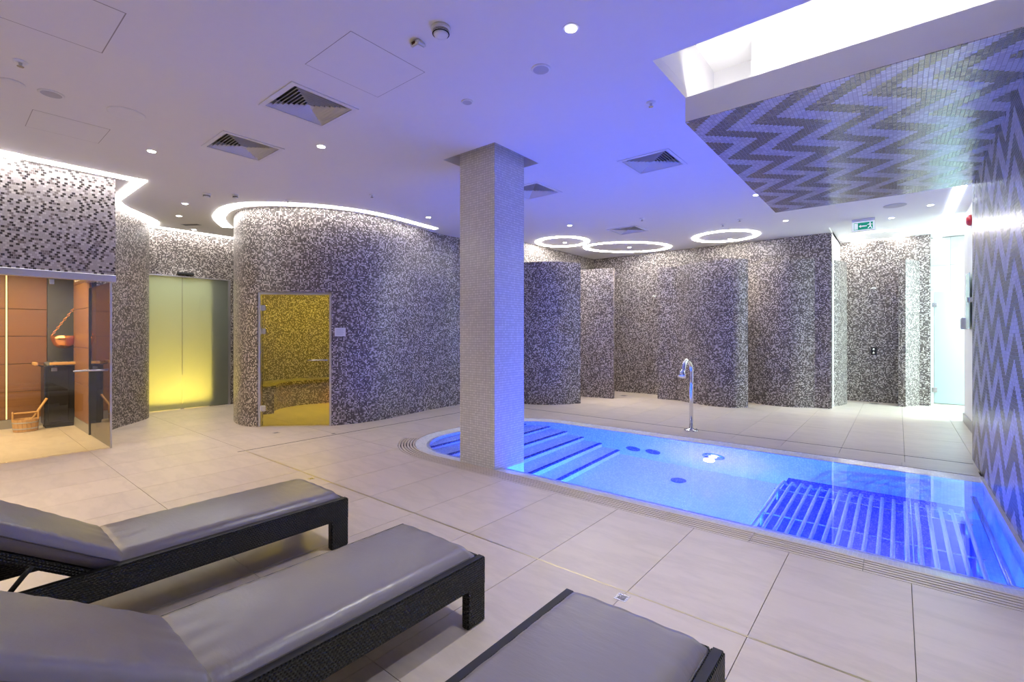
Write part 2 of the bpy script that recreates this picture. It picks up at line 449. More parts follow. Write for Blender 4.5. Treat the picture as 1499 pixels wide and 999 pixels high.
# ================================================================== floor
bm = BM()
for pc in cut_out([(-11, -3.4), (1.2, -3.4), (1.2, 12.3), (-11, 12.3)], HOLE):
    bm.faces.new([bm.verts.new((p[0], p[1], -.012)) for p in pc])
floor = struct(obj('floor', bm, m_grout)); 
TX, TY = .557, 1.115; J = .0016
def tile_mesh(pieces, name='floor_tile'):
    bm = BM()
    for pc in pieces:
        a = [bm.verts.new((p[0], p[1], 0)) for p in pc]; b = [bm.verts.new((p[0], p[1], -.0125)) for p in pc]
        bm.faces.new(a)
        for i in range(len(pc)): bm.faces.new((a[i], b[i], b[(i+1)%len(pc)], a[(i+1)%len(pc)]))
    bmesh.ops.remove_doubles(bm, verts=bm.verts[:], dist=1e-5)
    bmesh.ops.recalc_face_normals(bm, faces=bm.faces[:])
    me = bpy.data.meshes.new(name); bm.to_mesh(me); bm.free(); me.materials.append(m_floor); return me
full = tile_mesh([[(J, J), (TX-J, J), (TX-J, TY-J), (J, TY-J)]])
SLOTS = [(-5.66, .585, 2.212, 2.224), (-5.669, -5.651, 2.14, 6.60), (-5.5, .585, 6.594, 6.612)]
ii = range(math.floor((-9.7-.054)/TX), 2); jj = range(-4, 9)
for i in ii:
    for j in jj:
        x, y = .054+i*TX, 2.224+j*TY
        if x > 1.0 or (x < -7.2 and y > 5.6) or (x < -5.9 and y > 7.8): continue
        if (x > -7 and y+TY < -2.4): continue
        rect = [(x+J, y+J), (x+TX-J, y+J), (x+TX-J, y+TY-J), (x+J, y+TY-J)]
        near = x+TX > -5.05 and y+TY > 3.2 and y < 6.3
        if near:
            ps = cut_out(rect, HOLE)
            if not ps: continue
            if abs(sum(area(p) for p in ps)-area(rect)) > 1e-4:
                me = tile_mesh([[(p[0]-x, p[1]-y) for p in q] for q in ps])
            else: me = full
        else: me = full
        o = bpy.data.objects.new('floor_tile', me); COL.objects.link(o); o.parent = floor; o.location = (x, y, 0)

# ================================================================== ceiling
HOLES = [(-1.24, .62, 2.97, 4.0), (-1.24, -.877, 4.0, 4.30), (-3.60, -2.90, 3.30, 4.0), (-.9, 1.15, 9.47, 12.05)]
VENTS = [(-3.57, 1.868, 'square ceiling vent nearest the camera, above the middle lounger'),
         (-4.83, 1.875, 'square ceiling vent second from left, between two downlights'),
         (-1.97, 4.72, 'square ceiling vent right of the tiled column, beside the chevron bulkhead'),
         (-3.52, 4.72, 'square ceiling vent half hidden behind the tiled column'),
         (-3.58, 7.52, 'square ceiling vent farthest away, in front of the ring lights')]
VH = .24
for x, y, _ in VENTS: HOLES.append((x-VH, x+VH, y-VH, y+VH))
def holed_slab(name, x0, x1, y0, y1, z0, z1, holes, mat):
    xs = sorted({x0, x1, *[h[0] for h in holes], *[h[1] for h in holes]}); ys = sorted({y0, y1, *[h[2] for h in holes], *[h[3] for h in holes]})
    xs = [x for x in xs if x0 <= x <= x1]; ys = [y for y in ys if y0 <= y <= y1]
    solid = {(i, j) for i in range(len(xs)-1) for j in range(len(ys)-1)
             if not any(h[0] < (xs[i]+xs[i+1])/2 < h[1] and h[2] < (ys[j]+ys[j+1])/2 < h[3] for h in holes)}
    bm = BM(); V = {}
    def v(i, j, z):
        k = (i, j, z)
        if k not in V: V[k] = bm.verts.new((xs[i], ys[j], z))
        return V[k]
    for i, j in solid:
        bm.faces.new((v(i, j, z0), v(i, j+1, z0), v(i+1, j+1, z0), v(i+1, j, z0)))
        bm.faces.new((v(i, j, z1), v(i+1, j, z1), v(i+1, j+1, z1), v(i, j+1, z1)))
        for di, dj, a, b in ((-1, 0, (i, j), (i, j+1)), (1, 0, (i+1, j+1), (i+1, j)), (0, -1, (i+1, j), (i, j)), (0, 1, (i, j+1), (i+1, j+1))):
            if (i+di, j+dj) not in solid: bm.faces.new((v(*a, z0), v(*a, z1), v(*b, z1), v(*b, z0)))
    return obj(name, bm, mat)
ceiling = struct(holed_slab('ceiling', -10.6, 1.2, -3.3, 12.1, H, H+.08, HOLES, m_white))
# raised piece of ceiling at the mouth of the corridor
bxo('raised_panel', (-.95, 1.2, 9.42, 12.1, H+.045, H+.08), m_white, ceiling)
# recess round the column
bm = BM(); box(bm, -3.64, -2.86, 3.26, 4.04, H+.20, H+.22)
for d in ((-3.64, -3.60, 3.26, 4.04), (-2.90, -2.86, 3.26, 4.04), (-3.6, -2.9, 3.26, 3.30), (-3.6, -2.9, 4.0, 4.04)): box(bm, *d, H+.081, H+.2)
obj('column_recess', bm, m_white, ceiling)
# light slot: cove above the ceiling, its lamps hidden behind the lip of the bulkhead
ZC = 3.58
bm = BM(); box(bm, -1.28, .66, 2.93, 4.34, ZC, ZC+.03)
for d in ((-1.28, .66, 2.93, 2.97), (-1.28, -1.24, 2.97, 4.34), (-1.24, -.877, 4.30, 4.34), (.62, .66, 2.97, 4.0), (-.877, .66, 4.0, 4.04), (-.877, -.837, 4.04, 4.34)): box(bm, *d, H+.081 if d[2] < 3.5 else 2.945, ZC)
obj('slot_cavity', bm, m_white, ceiling)
# access panels: flush plates with a fine shadow gap
for k, (x0, x1, y0, y1) in enumerate([(-3.91, -3.32, .10, .685), (-3.03, -2.49, 1.555, 2.12), (-5.785, -5.31, .505, .985)]):
    bm = BM(); g = .006 if k == 0 else .004
    for d in ((x0, x1, y0, y0+g), (x0, x1, y1-g, y1), (x0, x0+g, y0, y1), (x1-g, x1, y0, y1)): box(bm, *d, H-.0006, H+.001)
    obj('access_panel_gap', bm, m_trim, ceiling)
    bxo('access_panel', (x0+g, x1-g, y0+g, y1-g, H-.0010, H+.001), m_white, ceiling)

# bulkhead over the pool and its chevron soffit
bm = BM(); box(bm, -1.24, .60, 3.585, 6.97, 2.900, 2.945); box(bm, -1.24, .60, 3.585, 3.64, 2.945, H); box(bm, -1.24, .60, 4.34, 6.97, 2.945, 3.10); box(bm, -1.24, -1.20, 3.64, 4.34, 2.945, H)
bulk = struct(obj('trim_1', bm, m_white))
bm = BM(); box(bm, -1.24, .60, 3.585, 6.97, 2.893, 2.9005); L = bm.loops.layers.uv.verify()
for f in bm.faces:
    for l in f.loops: l[L].uv = (l.vert.co.x+20*.338, l.vert.co.y)
tag(obj('chevron_soffit', bm, m_chev, bulk), 'glossy chevron mosaic underside of the bulkhead')

# ================================================================== walls
def chev_wall(name, x0, x1, y0, y1, z0, z1):
    bm = BM(); box(bm, x0, x1, y0, y1, z0, z1); L = bm.loops.layers.uv.verify()
    for f in bm.faces:
        f.normal_update()
        for l in f.loops:
            c = l.vert.co
            if abs(f.normal.x) > .5: l[L].uv = (x0+(2.894-c.z)+20*.338, c.y)
            else: l[L].uv = (x0+(2.894-c.z)+20*.338, c.x+c.y)
    return struct(obj(name, bm, m_chevw))
chev_wall('wall_right', .60, .74, 3.2, 6.86, -.03, H)
struct(bxo('wall_right_near', (.60, .74, -3.2, 3.2, 0, H), m_white))
struct(bxo('wall_right_corridor', (.77, .90, 6.6, 9.78, 0, H), m_white))
struct(bxo('baseboard_right', (.752, .772, 6.862, 9.785, 0, .13), m_trim))
bm = BM(); box(bm, .9, 3.4, 9.66, 9.78, 0, H+.06); box(bm, 1.2, 3.4, 12.0, 12.1, 0, H+.06); box(bm, 3.3, 3.4, 9.7, 12.1, 0, H+.06); box(bm, 1.2, 3.4, 9.7, 12.1, H, H+.06)
struct(obj('wall_right_end', bm, m_white)); struct(bxo('floor', (1.2, 3.4, 9.7, 12.1, -.05, 0), m_floor))
lamp('lobby_ceiling_light', 'AREA', (2.5, 10.6, H-.04), 225, (.72, .98, 1), shape='RECTANGLE', size=1.2, size_y=1.3)
struct(bxo('wall_rear', (-10.6, 1.0, -3.35, -3.2, 0, H), m_white))
# back walls
def mosaic_box(name, d, mat=m_mos): return struct(bxo(name, d, mat))
mosaic_box('wall_back', (-5.72, -.9, 9.95, 10.1, 0, H))
bxo('cladding', (-5.6, -.92, 9.915, 9.952, 0, 2.66), m_mos, bpy.data.objects['wall_back'])
struct(bxo('wall_back_jog', (-.97, -.90, 10.1, 11.5, 0, H+.06), m_white))
mosaic_box('wall_back_recess', (-.95, .46, 11.50, 11.65, 0, H+.06))
bxo('cladding', (-.89, .44, 11.465, 11.502, 0, 2.66), m_mos, bpy.data.objects['wall_back_recess'])
mosaic_box('wall_left_back', (-5.72, -5.6, 7.0, 10.05, 0, H))
# end wall of the corridor in large pale tiles, glass door in it
wend = struct(bxo('wall_back_end', (.30, 1.2, 12.0, 12.1, 0, H+.06), m_grout))
for i in range(2):
    for j in range(6):
        x0, x1, zz = (.34+.42*i, .757+.42*i, .52*j)
        bxo('wall_tile', (x0, x1, 11.988, 12.002, zz+.002, min(zz+.518, H+.05)), m_pale, wend)

# ---- curved steam-room wall
steam_pts = [(-9.55, 4.05), (-9.0, 3.72), (-8.45, 3.26), (-7.9, 2.93), (-7.32, 2.80), (-6.92, 2.93), (-6.40, 3.36), (-6.17, 3.82), (-6.10, 4.35), (-6.19, 4.95), (-6.28, 5.55), (-6.27, 6.15), (-6.03, 6.66), (-5.62, 6.99)]
SP = spline(steam_pts, .03)
S = arclen(SP)
def at_screen_dir(path, s, ratio):               # arc length where the wall meets a sight line of given slope
    best = min(range(len(path)), key=lambda i: abs((.775*path[i].x+.632*path[i].y)/(-.632*path[i].x+.775*path[i].y)-ratio) + (0 if -7.4 < path[i].x < -6.1 and path[i].y < 4 else 9))
    return s[best]
sa, sb = at_screen_dir(SP, S, (377-749.5)/693), at_screen_dir(SP, S, (486-749.5)/693)
wall_steam, (DA, DB) = ribbon_wall('wall_left_steam_room', SP, 0, H, .12, m_mos, (sa, sb, 1.90))
struct(wall_steam)

# ---- sliding door wall, curved return wall
YD0, YD1, XD = 2.205, 3.525, -9.65
bm = BM()
box(bm, XD-.12, XD, 1.7, YD0, 0, H); box(bm, XD-.12, XD, YD1, 4.3, 0, H); box(bm, XD-.12, XD, YD0, YD1, 2.315, H); uvbox(bm)
struct(obj('wall_left_door', bm, m_mos))
CP = spline([(-8.10, 1.36), (-8.33, 1.48), (-8.56, 1.655), (-8.80, 1.86), (-9.06, 2.05), (-9.34, 2.13), (-9.66, 2.195)], .03)
cw, _ = ribbon_wall('wall_left_curve', CP, 0, H, -.08, m_mos); struct(cw)

# ---- sauna front: mosaic above the glass
bm = BM(); box(bm, -7.10, -6.94, -3.2, 1.33, 1.975, H); box(bm, -8.25, -7.10, 1.17, 1.33, 1.975, H); uvbox(bm)
struct(obj('wall_left_sauna', bm, m_mos_sauna))

# ================================================================== doors and glass
# door_1: sliding frosted pair
d1 = tag(empty('door_1', (XD-.02, YD0, 0), 'frosted glass double sliding door glowing yellow, left of the steam room', 'door'), kind='structure')
def leaf(y0, y1, x): return bxo('glass_leaf', (x, x+.012, y0, y1, .012, 2.30), m_frost, d1)
leaf(.005, .552, 0); leaf(.558, YD1-YD0-.04, .0)
bxo('top_rail', (-.02, .03, 0, YD1-YD0, 2.296, 2.315), m_alu, d1)
bxo('closing_edge', (-.002, .015, .5525, .5575, .6, 2.29), m_trim, d1)
bxo('floor_guide', (-.01, .02, .53, .58, 0, .02), m_steel, d1)
bxo('side_jamb', (-.05, .02, YD1-YD0-.04, YD1-YD0, 0, 2.30), m_alu, d1)
# lobby behind the sliding door
bm = BM(); box(bm, -11.0, -10.9, 1.4, 4.6, 0, 2.7); box(bm, -10.9, -9.77, 1.40, 1.5, 0, 2.7); box(bm, -10.9, -9.77, 4.4, 4.5, 0, 2.7); box(bm, -11, -9.77, 1.4, 4.6, 2.7, 2.78)
struct(obj('wall_left_lobby', bm, m_white))
bxo('light_blocker', (-10.6, -9.70, 3.20, 4.38, 0, 2.7), m_mos, bpy.data.objects['wall_left_lobby'])  # unseen block added to keep light off the right of the frosted glass
s = tag(obj('door_sensor', (lambda b: (rbox(b, -.02, .035, -.13, .13, -.022, .022, .012, 3), b)[1])(BM()), m_black, loc=(XD+.02, 2.80, 2.36)), 'black motion sensor bar on the mosaic above the frosted sliding door', 'sensor')
bxo('lens', (.034, .038, -.10, .10, -.012, .004), m_dark, s)
# door_2: steam room glass door in its metal frame
ang = math.atan2(DB.y-DA.y, DB.x-DA.x); dw = (DB-DA).length
d2 = empty('door_2', (DA.x, DA.y, 0), 'glass steam room door with yellow light behind, in the curved mosaic wall', 'door', rz=ang, kind='structure')
FY = .045
bxo('frame_jamb', (0, .035, FY-.03, FY+.04, 0, 1.90), m_alu, d2, r=.003)
bxo('frame_jamb', (dw-.035, dw, FY-.03, FY+.04, 0, 1.90), m_alu, d2, r=.003)
bxo('frame_head', (.035, dw-.035, FY-.03, FY+.04, 1.865, 1.90), m_alu, d2, r=.003)
bxo('glass_leaf', (.04, dw-.04, FY, FY+.010, .012, 1.86), m_glass, d2)
for z in (1.675, 1.345, .255):
    h = bxo('hinge', (.005, .105, FY-.022, FY+.03, z-.04, z+.04), m_steel, d2, r=.004)
    bxo('hinge_pin', (.036, .048, FY-.030, FY-.02, z-.042, z+.042), m_chrome, h)
bm = BM(); tube(bm, [(dw-.33, FY-.05, .935), (dw-.05, FY-.05, .935)], .011); tube(bm, [(dw-.30, FY-.05, .935), (dw-.30, FY, .935)], .008); tube(bm, [(dw-.08, FY-.05, .935), (dw-.08, FY, .935)], .008)
obj('handle', bm, m_steel, d2, True)
# steam room interior
SCN = Vector((-7.75, 4.30)); 
ring = [SCN+Vector((math.cos(a), math.sin(a)))*1.28 for a in [PI*(1.60-1.68*k/60) for k in range(61)]]
ri, _ = ribbon_wall('wall_left_steam_inner', ring, 0, 2.4, .06, m_mos); struct(ri)
bm = BM(); lathe(bm, [(1.3, 2.30), (1.3, 2.36)], 48, (SCN.x, SCN.y, 0)); struct(obj('trim_2', bm, m_white))
ben = empty('steam_bench', (SCN.x, SCN.y, 0), 'curved mosaic bench seen through the steam room glass door', 'bench')
ri_, ro_ = .74, 1.26
def bench_seg(name, r0, r1, z0, z1, a0, a1, mat, n=40):
    bm = BM(); L = bm.loops.layers.uv.verify(); A = [a0+(a1-a0)*k/n for k in range(n+1)]
    R = [[bm.verts.new((r*math.cos(a), r*math.sin(a), z)) for r, z in ((r0, z0), (r0, z1), (r1, z1), (r1, z0))] for a in A]
    for i in range(n):
        for k in range(4):
            f = bm.faces.new((R[i][k], R[i+1][k], R[i+1][(k+1)%4], R[i][(k+1)%4]))
            v = ((0, z1-z0), (0, r1-r0), (0, z1-z0), (0, r1-r0))[k]
            for l, t in zip(f.loops, ((A[i]*r0, v[0]), (A[i+1]*r0, v[0]), (A[i+1]*r0, v[1]), (A[i]*r0, v[1]))): l[L].uv = t
    for i in (0, n):
        f = bm.faces.new(R[i])
        for l, t in zip(f.loops, ((0, z0), (0, z1), (r1-r0, z1), (r1-r0, z0))): l[L].uv = t
    return obj(name, bm, mat, ben)
bench_seg('base', ri_+.03, ro_, 0, .40, PI*.02, PI*1.42, m_mos); bench_seg('seat', ri_, ro_, .40, .455, PI*.02, PI*1.42, m_mos)
tag(bxo('red_floor_light', (-8.26, -8.20, 4.76, 4.82, .02, .24), e_red), 'small glowing red light low in the steam room at the right of its door', 'light')
# door_3: glass door at the end of the corridor
d3 = empty('door_3', (.50, 11.95, 0), 'pale aqua glass door at the end of the white corridor', 'door', kind='structure')
bxo('glass_leaf', (.03, .50, 0, .012, .01, 2.10), m_frost2, d3)
tag(bxo('side_panel', (-.02, .024, -.01, .03, 0, 2.12), m_white2, d3), 'white jamb strip')
for z in (1.86, .26): bxo('hinge', (.0, .07, -.018, .02, z-.045, z+.045), m_steel, d3, r=.004)
# sauna glass front
w1 = empty('window_1', (-6.99, 0, 0), 'clear glass front of the wood-lined sauna under the mosaic wall', 'window', kind='structure')
tag(bxo('header_profile', (-.03, .062, -3.1, 1.335, 1.90, 1.975), m_alu, w1, r=.003), 'satin metal rail along the top of the glass')
bxo('glass_pane', (.0, .010, -3.1, .345, .006, 1.90), m_glass_s, w1)
bxo('glass_pane', (.0, .010, .352, 1.29, .006, 1.90), m_glass_s, w1)
bxo('edge_profile', (-.006, .016, 1.29, 1.306, .0, 1.90), m_alu, w1)
bxo('floor_profile', (-.006, .016, -3.1, .345, 0, .010), m_alu, w1)
bxo('side_pane', (-1.10, -.006, 1.295, 1.305, .006, 1.90), m_glass_s, w1)
bxo('clamp', (-.01, .02, .79, .83, 1.835, 1.89), m_steel, w1, r=.003)
bm = BM(); tube(bm, [(.055, .97, .90), (.055, 1.265, .90)], .012); tube(bm, [(.055, 1.0, .90), (.0, 1.0, .90)], .009); tube(bm, [(.055, 1.235, .90), (.0, 1.235, .90)], .009)
obj('handle', bm, m_steel, w1, True)

# ================================================================== sauna room
bm = BM(); box(bm, -9.7, -9.52, -3.2, 1.7, 0, 2.3); box(bm, -9.52, -9.2, 1.56, 1.66, 0, 2.3); box(bm, -9.2, -8.10, 1.315, 1.40, 0, 2.3)
ws = struct(obj('wall_left_sauna_inner', bm, m_heater))
t3 = struct(bxo('trim_3', (-9.7, -7.1, -3.2, 1.31, 2.2, 2.28), m_wood)); bxo('niche_top', (-9.7, -9.2, 1.31, 1.62, 2.2, 2.28), m_wood, t3)      # sauna ceiling
zz = [.125, .505, .89, 1.275, 1.655, 2.2]
for a, b in ((.665, 1.05), (.255, .64), (-.155, .23), (-.565, -.18)):
    for k in range(5): bxo('wood_panel', (-9.52, -9.495, a, b, zz[k]+.003, zz[k+1]-.003), m_wood, ws, r=.003)
    bxo('light_line', (-9.518, -9.508, a-.020, a-.006, .13, 2.19), e_gold, ws)
for k in range(5): bxo('wood_panel', (-9.2, -8.13, 1.292, 1.316, (0.125, .62, 1.12, 1.65, 2.0)[k]+.003, (.62, 1.12, 1.65, 2.0, 2.2)[k]-.003), m_wood, ws, r=.003)
bxo('skirting', (-9.52, -9.488, -3.2, 1.55, 0, .122), m_trim, ws)
bxo('skirting', (-9.2, -8.13, 1.288, 1.318, 0, .122), m_trim, ws)
bxo('slate_panel', (-9.52, -9.50, 1.056, 1.555, .125, 2.2), m_slate, ws)
bxo('slate_panel', (-9.49, -9.2, 1.545, 1.562, .0, 2.2), m_slate, ws)
bxo('dark_jamb', (-8.13, -8.095, 1.285, 1.36, 0, 1.90), m_heater, ws)
# heater
ht = empty('sauna_heater', (-9.27, 1.17, 0), 'tall black sauna stove with stones and a wooden rail, in the corner', 'heater')
bxo('body', (-.17, .15, -.19, .17, .04, .86), m_heater, ht, r=.012)
bxo('front_panel', (.152, .165, -.15, .06, .08, .80), m_black, ht, r=.004)
bxo('base', (-.15, .13, -.17, .15, 0, .045), m_dark, ht)
bxo('control_box', (.15, .19, -.12, -.06, .79, .84), m_steel, ht, r=.004)
bm = BM(); rbox(bm, .18, .22, -.14, .30, .875, .915, .006); obj('rail', bm, m_pine, ht)
bm = BM(); rbox(bm, -.10, .14, -.285, -.245, .875, .915, .006); obj('rail', bm, m_pine, ht)
bm = BM(); tube(bm, [(.15, -.10, .86), (.20, -.10, .88)], .01); obj('rail_bracket', bm, m_black, ht); bm = BM(); tube(bm, [(.1, -.19, .86), (.1, -.26, .88)], .01); obj('rail_bracket', bm, m_black, ht)
for k in range(14):
    bm = BM(); bmesh.ops.create_icosphere(bm, subdivisions=1, radius=1)
    for v in bm.verts: v.co *= random.uniform(.8, 1.15)
    bmesh.ops.scale(bm, vec=(.05, .045, .035), verts=bm.verts[:])
    obj('stone', bm, m_rock, ht, loc=(-.11+.08*(k % 4)+random.uniform(-.01, .01), -.13+.085*(k//4), .875+random.uniform(0, .015)))
# copper bowl on its chain
cb = empty('copper_bowl', (-9.25, 1.20, 1.16), 'round copper bowl hanging on a chain above the sauna stove', 'bowl')
bm = BM(); lathe(bm, [(.02, -.06), (.07, -.045), (.11, -.005), (.136, .06), (.146, .125), (.139, .125), (.129, .06), (.103, .002), (.065, -.037), (.01, -.05)], 28); obj('bowl', bm, m_copper, cb, True)
bm = BM()
def chain(bm, a, b, n):
    a, b = Vector(a), Vector(b); t = (b-a)/n
    for k in range(n):
        c = a+t*(k+.5); ax = t.normalized(); sd = ax.cross(Vector((1, 0, 0) if k % 2 else (0, 1, .2))).normalized(); L = t.length*.62
        tube(bm, [c+ax*L*math.cos(q)+sd*.012*math.sin(q) for q in [2*PI*i/8 for i in range(9)]], .0035, 5, False)
chain(bm, (0, -.13, .125), (.03, .16, .62), 16); chain(bm, (0, .13, .125), (.03, .16, .62), 14); chain(bm, (.03, .16, .62), (.03, .16, 1.04), 10)
obj('chain', bm, m_copper, cb, True)
# bucket and ladle
bk = empty('sauna_bucket', (-9.10, .80, 0), 'round wooden water bucket standing on the sauna floor', 'bucket')
N = 18
for k in range(N):
    bm = BM(); a0, a1 = 2*PI*k/N+.012, 2*PI*(k+1)/N-.012
    lo, hi = .118, .132
    A = [(r*math.cos(a), r*math.sin(a), z) for z, r in ((0.004, lo), (.165, hi)) for a in (a0, a1)]
    B = [((r-.016)*math.cos(a), (r-.016)*math.sin(a), z) for z, r in ((0.004, lo), (.165, hi)) for a in (a0, a1)]
    v = [bm.verts.new(p) for p in A+B]
    for f in ((0, 1, 3, 2), (4, 6, 7, 5), (0, 4, 5, 1), (2, 3, 7, 6), (0, 2, 6, 4), (1, 5, 7, 3)): bm.faces.new([v[i] for i in f])
    obj('stave', bm, m_pine, bk)
bm = BM(); lathe(bm, [(.115, .03), (.115, .05)], 24); obj('base', bm, m_pine, bk)
for z, r in ((.045, .1222), (.125, .1288)):
    bm = BM(); lathe(bm, [(r, z-.008), (r+.003, z-.008), (r+.004, z+.008), (r, z+.008)], 24); obj('hoop', bm, m_alu, bk)
bm = BM(); rbox(bm, -.014, .014, -.130, -.112, .13, .27, .004); rbox(bm, -.014, .014, .112, .130, .13, .26, .004); tube(bm, [(0, -.12, .245), (0, .12, .245)], .012); obj('handle', bm, m_pine, bk)
ld = empty('wooden_ladle', (-9.10, .82, .08), 'pale wooden ladle leaning in the sauna bucket', 'ladle')
bm = BM(); tube(bm, [(0, 0, 0), (-.02, .19, .34)], [.011, .016], 8); obj('handle', bm, m_pine, ld, True)
bm = BM(); lathe(bm, [(.01, -.03), (.04, -.02), (.05, .02), (.044, .02), (.03, -.012), (.005, -.018)], 16); obj('cup', bm, m_pine, ld, True)

# ================================================================== column and partitions
col = tag(bxo('tiled_column', (-3.475, -3.005, 3.42, 3.88, -1.14, H+.2), m_col), 'square column in small pale mosaic tiles standing at the pool edge', 'column')
def partition(pts, label, z=2.65, th=.10):
    P = spline(pts, .03); o, _ = ribbon_wall('shower_partition', P, 0, z, th, m_mos, u0=random.uniform(0, 5))
    return tag(o, label, 'partition', 'curved shower screens')
partition([(-5.58, 7.0), (-5.2, 7.08), (-4.87, 7.33), (-4.64, 7.74)], 'curved mosaic shower screen just right of the tiled column')
partition([(-5.6, 8.50), (-5.1, 8.58), (-4.47, 8.73)], 'narrow mosaic shower screen second from the left, behind the nearest one')
partition([(-3.77, 9.28), (-3.37, 9.30), (-2.99, 9.08), (-2.62, 8.95), (-2.27, 8.98), (-2.07, 9.19)], 'S-curved mosaic shower screen behind the chrome swan-neck spout', th=.09)
partition([(-2.30, 9.93), (-1.92, 9.76), (-1.52, 9.70), (-1.12, 9.94), (-.86, 10.38), (-.74, 10.83)], 'bulging mosaic shower screen with a brightly lit right edge, below the white wall corner')
partition([(.105, 11.02), (.44, 11.76)], 'straight pale-lit mosaic slab at the right of the dark shower bay, by the white corridor', th=.11)

# ================================================================== pool
pool = empty('swimming_pool', (-2, 4.75, 0), 'small blue-lit pool with steps at the left and a rounded left end', 'pool')
def band(bm, a, b, za, zb, L=None):
    """strip between two paths with UVs"""
    L = bm.loops.layers.uv.verify(); s = 0
    A = [bm.verts.new((p[0], p[1], za)) for p in a]; B = [bm.verts.new((p[0], p[1], zb)) for p in b]
    for i in range(len(a)-1):
        d = math.dist(a[i], a[i+1]); f = bm.faces.new((A[i], A[i+1], B[i+1], B[i])); wv = math.hypot(math.dist(a[i], b[i]), za-zb)
        for l, t in zip(f.loops, ((s, 0), (s+d, 0), (s+d, wv), (s, wv))): l[L].uv = t
        s += d
def pp(name, bm, mat, **k):
    o = obj(name, bm, mat, pool, recalc=False, **k); o.location = (2, -4.75, 0); return o
bm = BM(); band(bm, pool_path(0), pool_path(.17), -.004, -.030); band(bm, pool_path(-.004), pool_path(0), -.06, -.004)
pp('rim', bm, m_poolt)
bm = BM(); band(bm, pool_path(.17), pool_path(.17), -.030, -1.16)
L = bm.loops.layers.uv.verify(); x = XR; ys = (3.60, 5.89)
v = [bm.verts.new((x, y, z)) for y, z in ((3.43, -1.16), (6.06, -1.16), (6.06, -.01), (3.43, -.01))]; f = bm.faces.new(v)
for l in f.loops: l[L].uv = (l.vert.co.y, l.vert.co.z)
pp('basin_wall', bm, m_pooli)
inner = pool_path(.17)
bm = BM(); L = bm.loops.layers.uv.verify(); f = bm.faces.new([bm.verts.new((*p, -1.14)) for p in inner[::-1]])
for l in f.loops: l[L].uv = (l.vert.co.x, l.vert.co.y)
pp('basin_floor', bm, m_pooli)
bxo('ledge', (XR-.012, .60, 3.43, 6.06, -.02, .004), m_poolt, pool, loc=(2, -4.75, 0))
SX = [-4.36, -4.045, -3.755, -3.475, -3.19, -2.92]; SZ = [-.18, -.31, -.465, -.635, -.80, -.97]
prev = -5.2
for xk, zk in zip(SX, SZ):
    poly = inner[::-1]
    poly = clip(poly, (prev, 0), (prev, 1), False); poly = clip(poly, (xk, 0), (xk, 1), True)
    poly = [(min(max(p[0], -4.605), 5), min(max(p[1], 3.602), 5.888)) for p in poly]
    bm = BM(); prism(bm, poly, -1.138, zk); bm.normal_update(); uvbox(bm)
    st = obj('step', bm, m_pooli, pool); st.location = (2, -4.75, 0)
    q = clip(poly, (xk-.045, 0), (xk-.045, 1), False); ya, yb = min(p[1] for p in q), max(p[1] for p in q)
    bxo('nosing', (xk-.045, xk+.004, ya+.002, yb-.002, zk-.03, zk+.004), m_bluet, st)
    prev = xk
# jets and drain (parts), underwater lamps
for x, z in ((-2.725, -.80), (-2.452, -.78)):
    bm = BM(); lathe(bm, [(.10, 0), (.10, .012), (.085, .02), (.03, .022)], 24); bmesh.ops.rotate(bm, verts=bm.verts[:], cent=(0, 0, 0), matrix=Matrix.Rotation(PI/2, 3, 'X'))
    j = obj('jet_cover', bm, m_jet, pool, loc=(x+2, 5.89-4.75, z))
    for k in range(6): bm = BM(); lathe(bm, [(.010, 0), (.010, .004)], 8, (.05*math.cos(k*PI/3), .05*math.sin(k*PI/3), .021)); bmesh.ops.rotate(bm, verts=bm.verts[:], cent=(0, 0, 0), matrix=Matrix.Rotation(PI/2, 3, 'X')); obj('nozzle', bm, m_dark, j)
bm = BM(); lathe(bm, [(.085, 0), (.085, .008), (.07, .014)], 24); obj('floor_drain', bm, m_jet, pool, loc=(.065, .62, -1.138))
PL = [(-1.708, 5.89, -.55, 1), (-3.30, 3.60, -.36, -1), (-1.7, 3.60, -.55, -1), (-.35, 3.60, -.75, -1)]
for x, y, z, sgn in PL:
    bm = BM(); lathe(bm, [(.125, 0), (.125, .012), (.10, .022), (.092, .022)], 28); M = Matrix.Rotation(PI/2*sgn, 3, 'X'); bmesh.ops.rotate(bm, verts=bm.verts[:], cent=(0, 0, 0), matrix=M)
    pl = obj('underwater_lamp', bm, m_chrome, pool, loc=(x+2, y-4.75, z))
    bm = BM(); lathe(bm, [(.055, 0), (.055, .020), (.04, .028)], 20); bmesh.ops.rotate(bm, verts=bm.verts[:], cent=(0, 0, 0), matrix=M); obj('lens', bm, e_pool, pl)
    lamp('underwater_light', 'POINT', (x, y-.16*sgn, z-.02), POOL*(.7 if x < -3 else .5 if x > -1 else .2 if sgn > 0 else .75), (.008, .42, 1) if x < -3 else (.14, .09, 1) if sgn > 0 else POOLC, shadow_soft_size=.06)
bm = BM(); f = bm.faces.new([bm.verts.new((*p, -.022)) for p in pool_path(.135)[::-1]]); 
wt = tag(obj('pool_water', bm, m_water, recalc=False), 'clear still water filling the blue-lit pool', 'water')
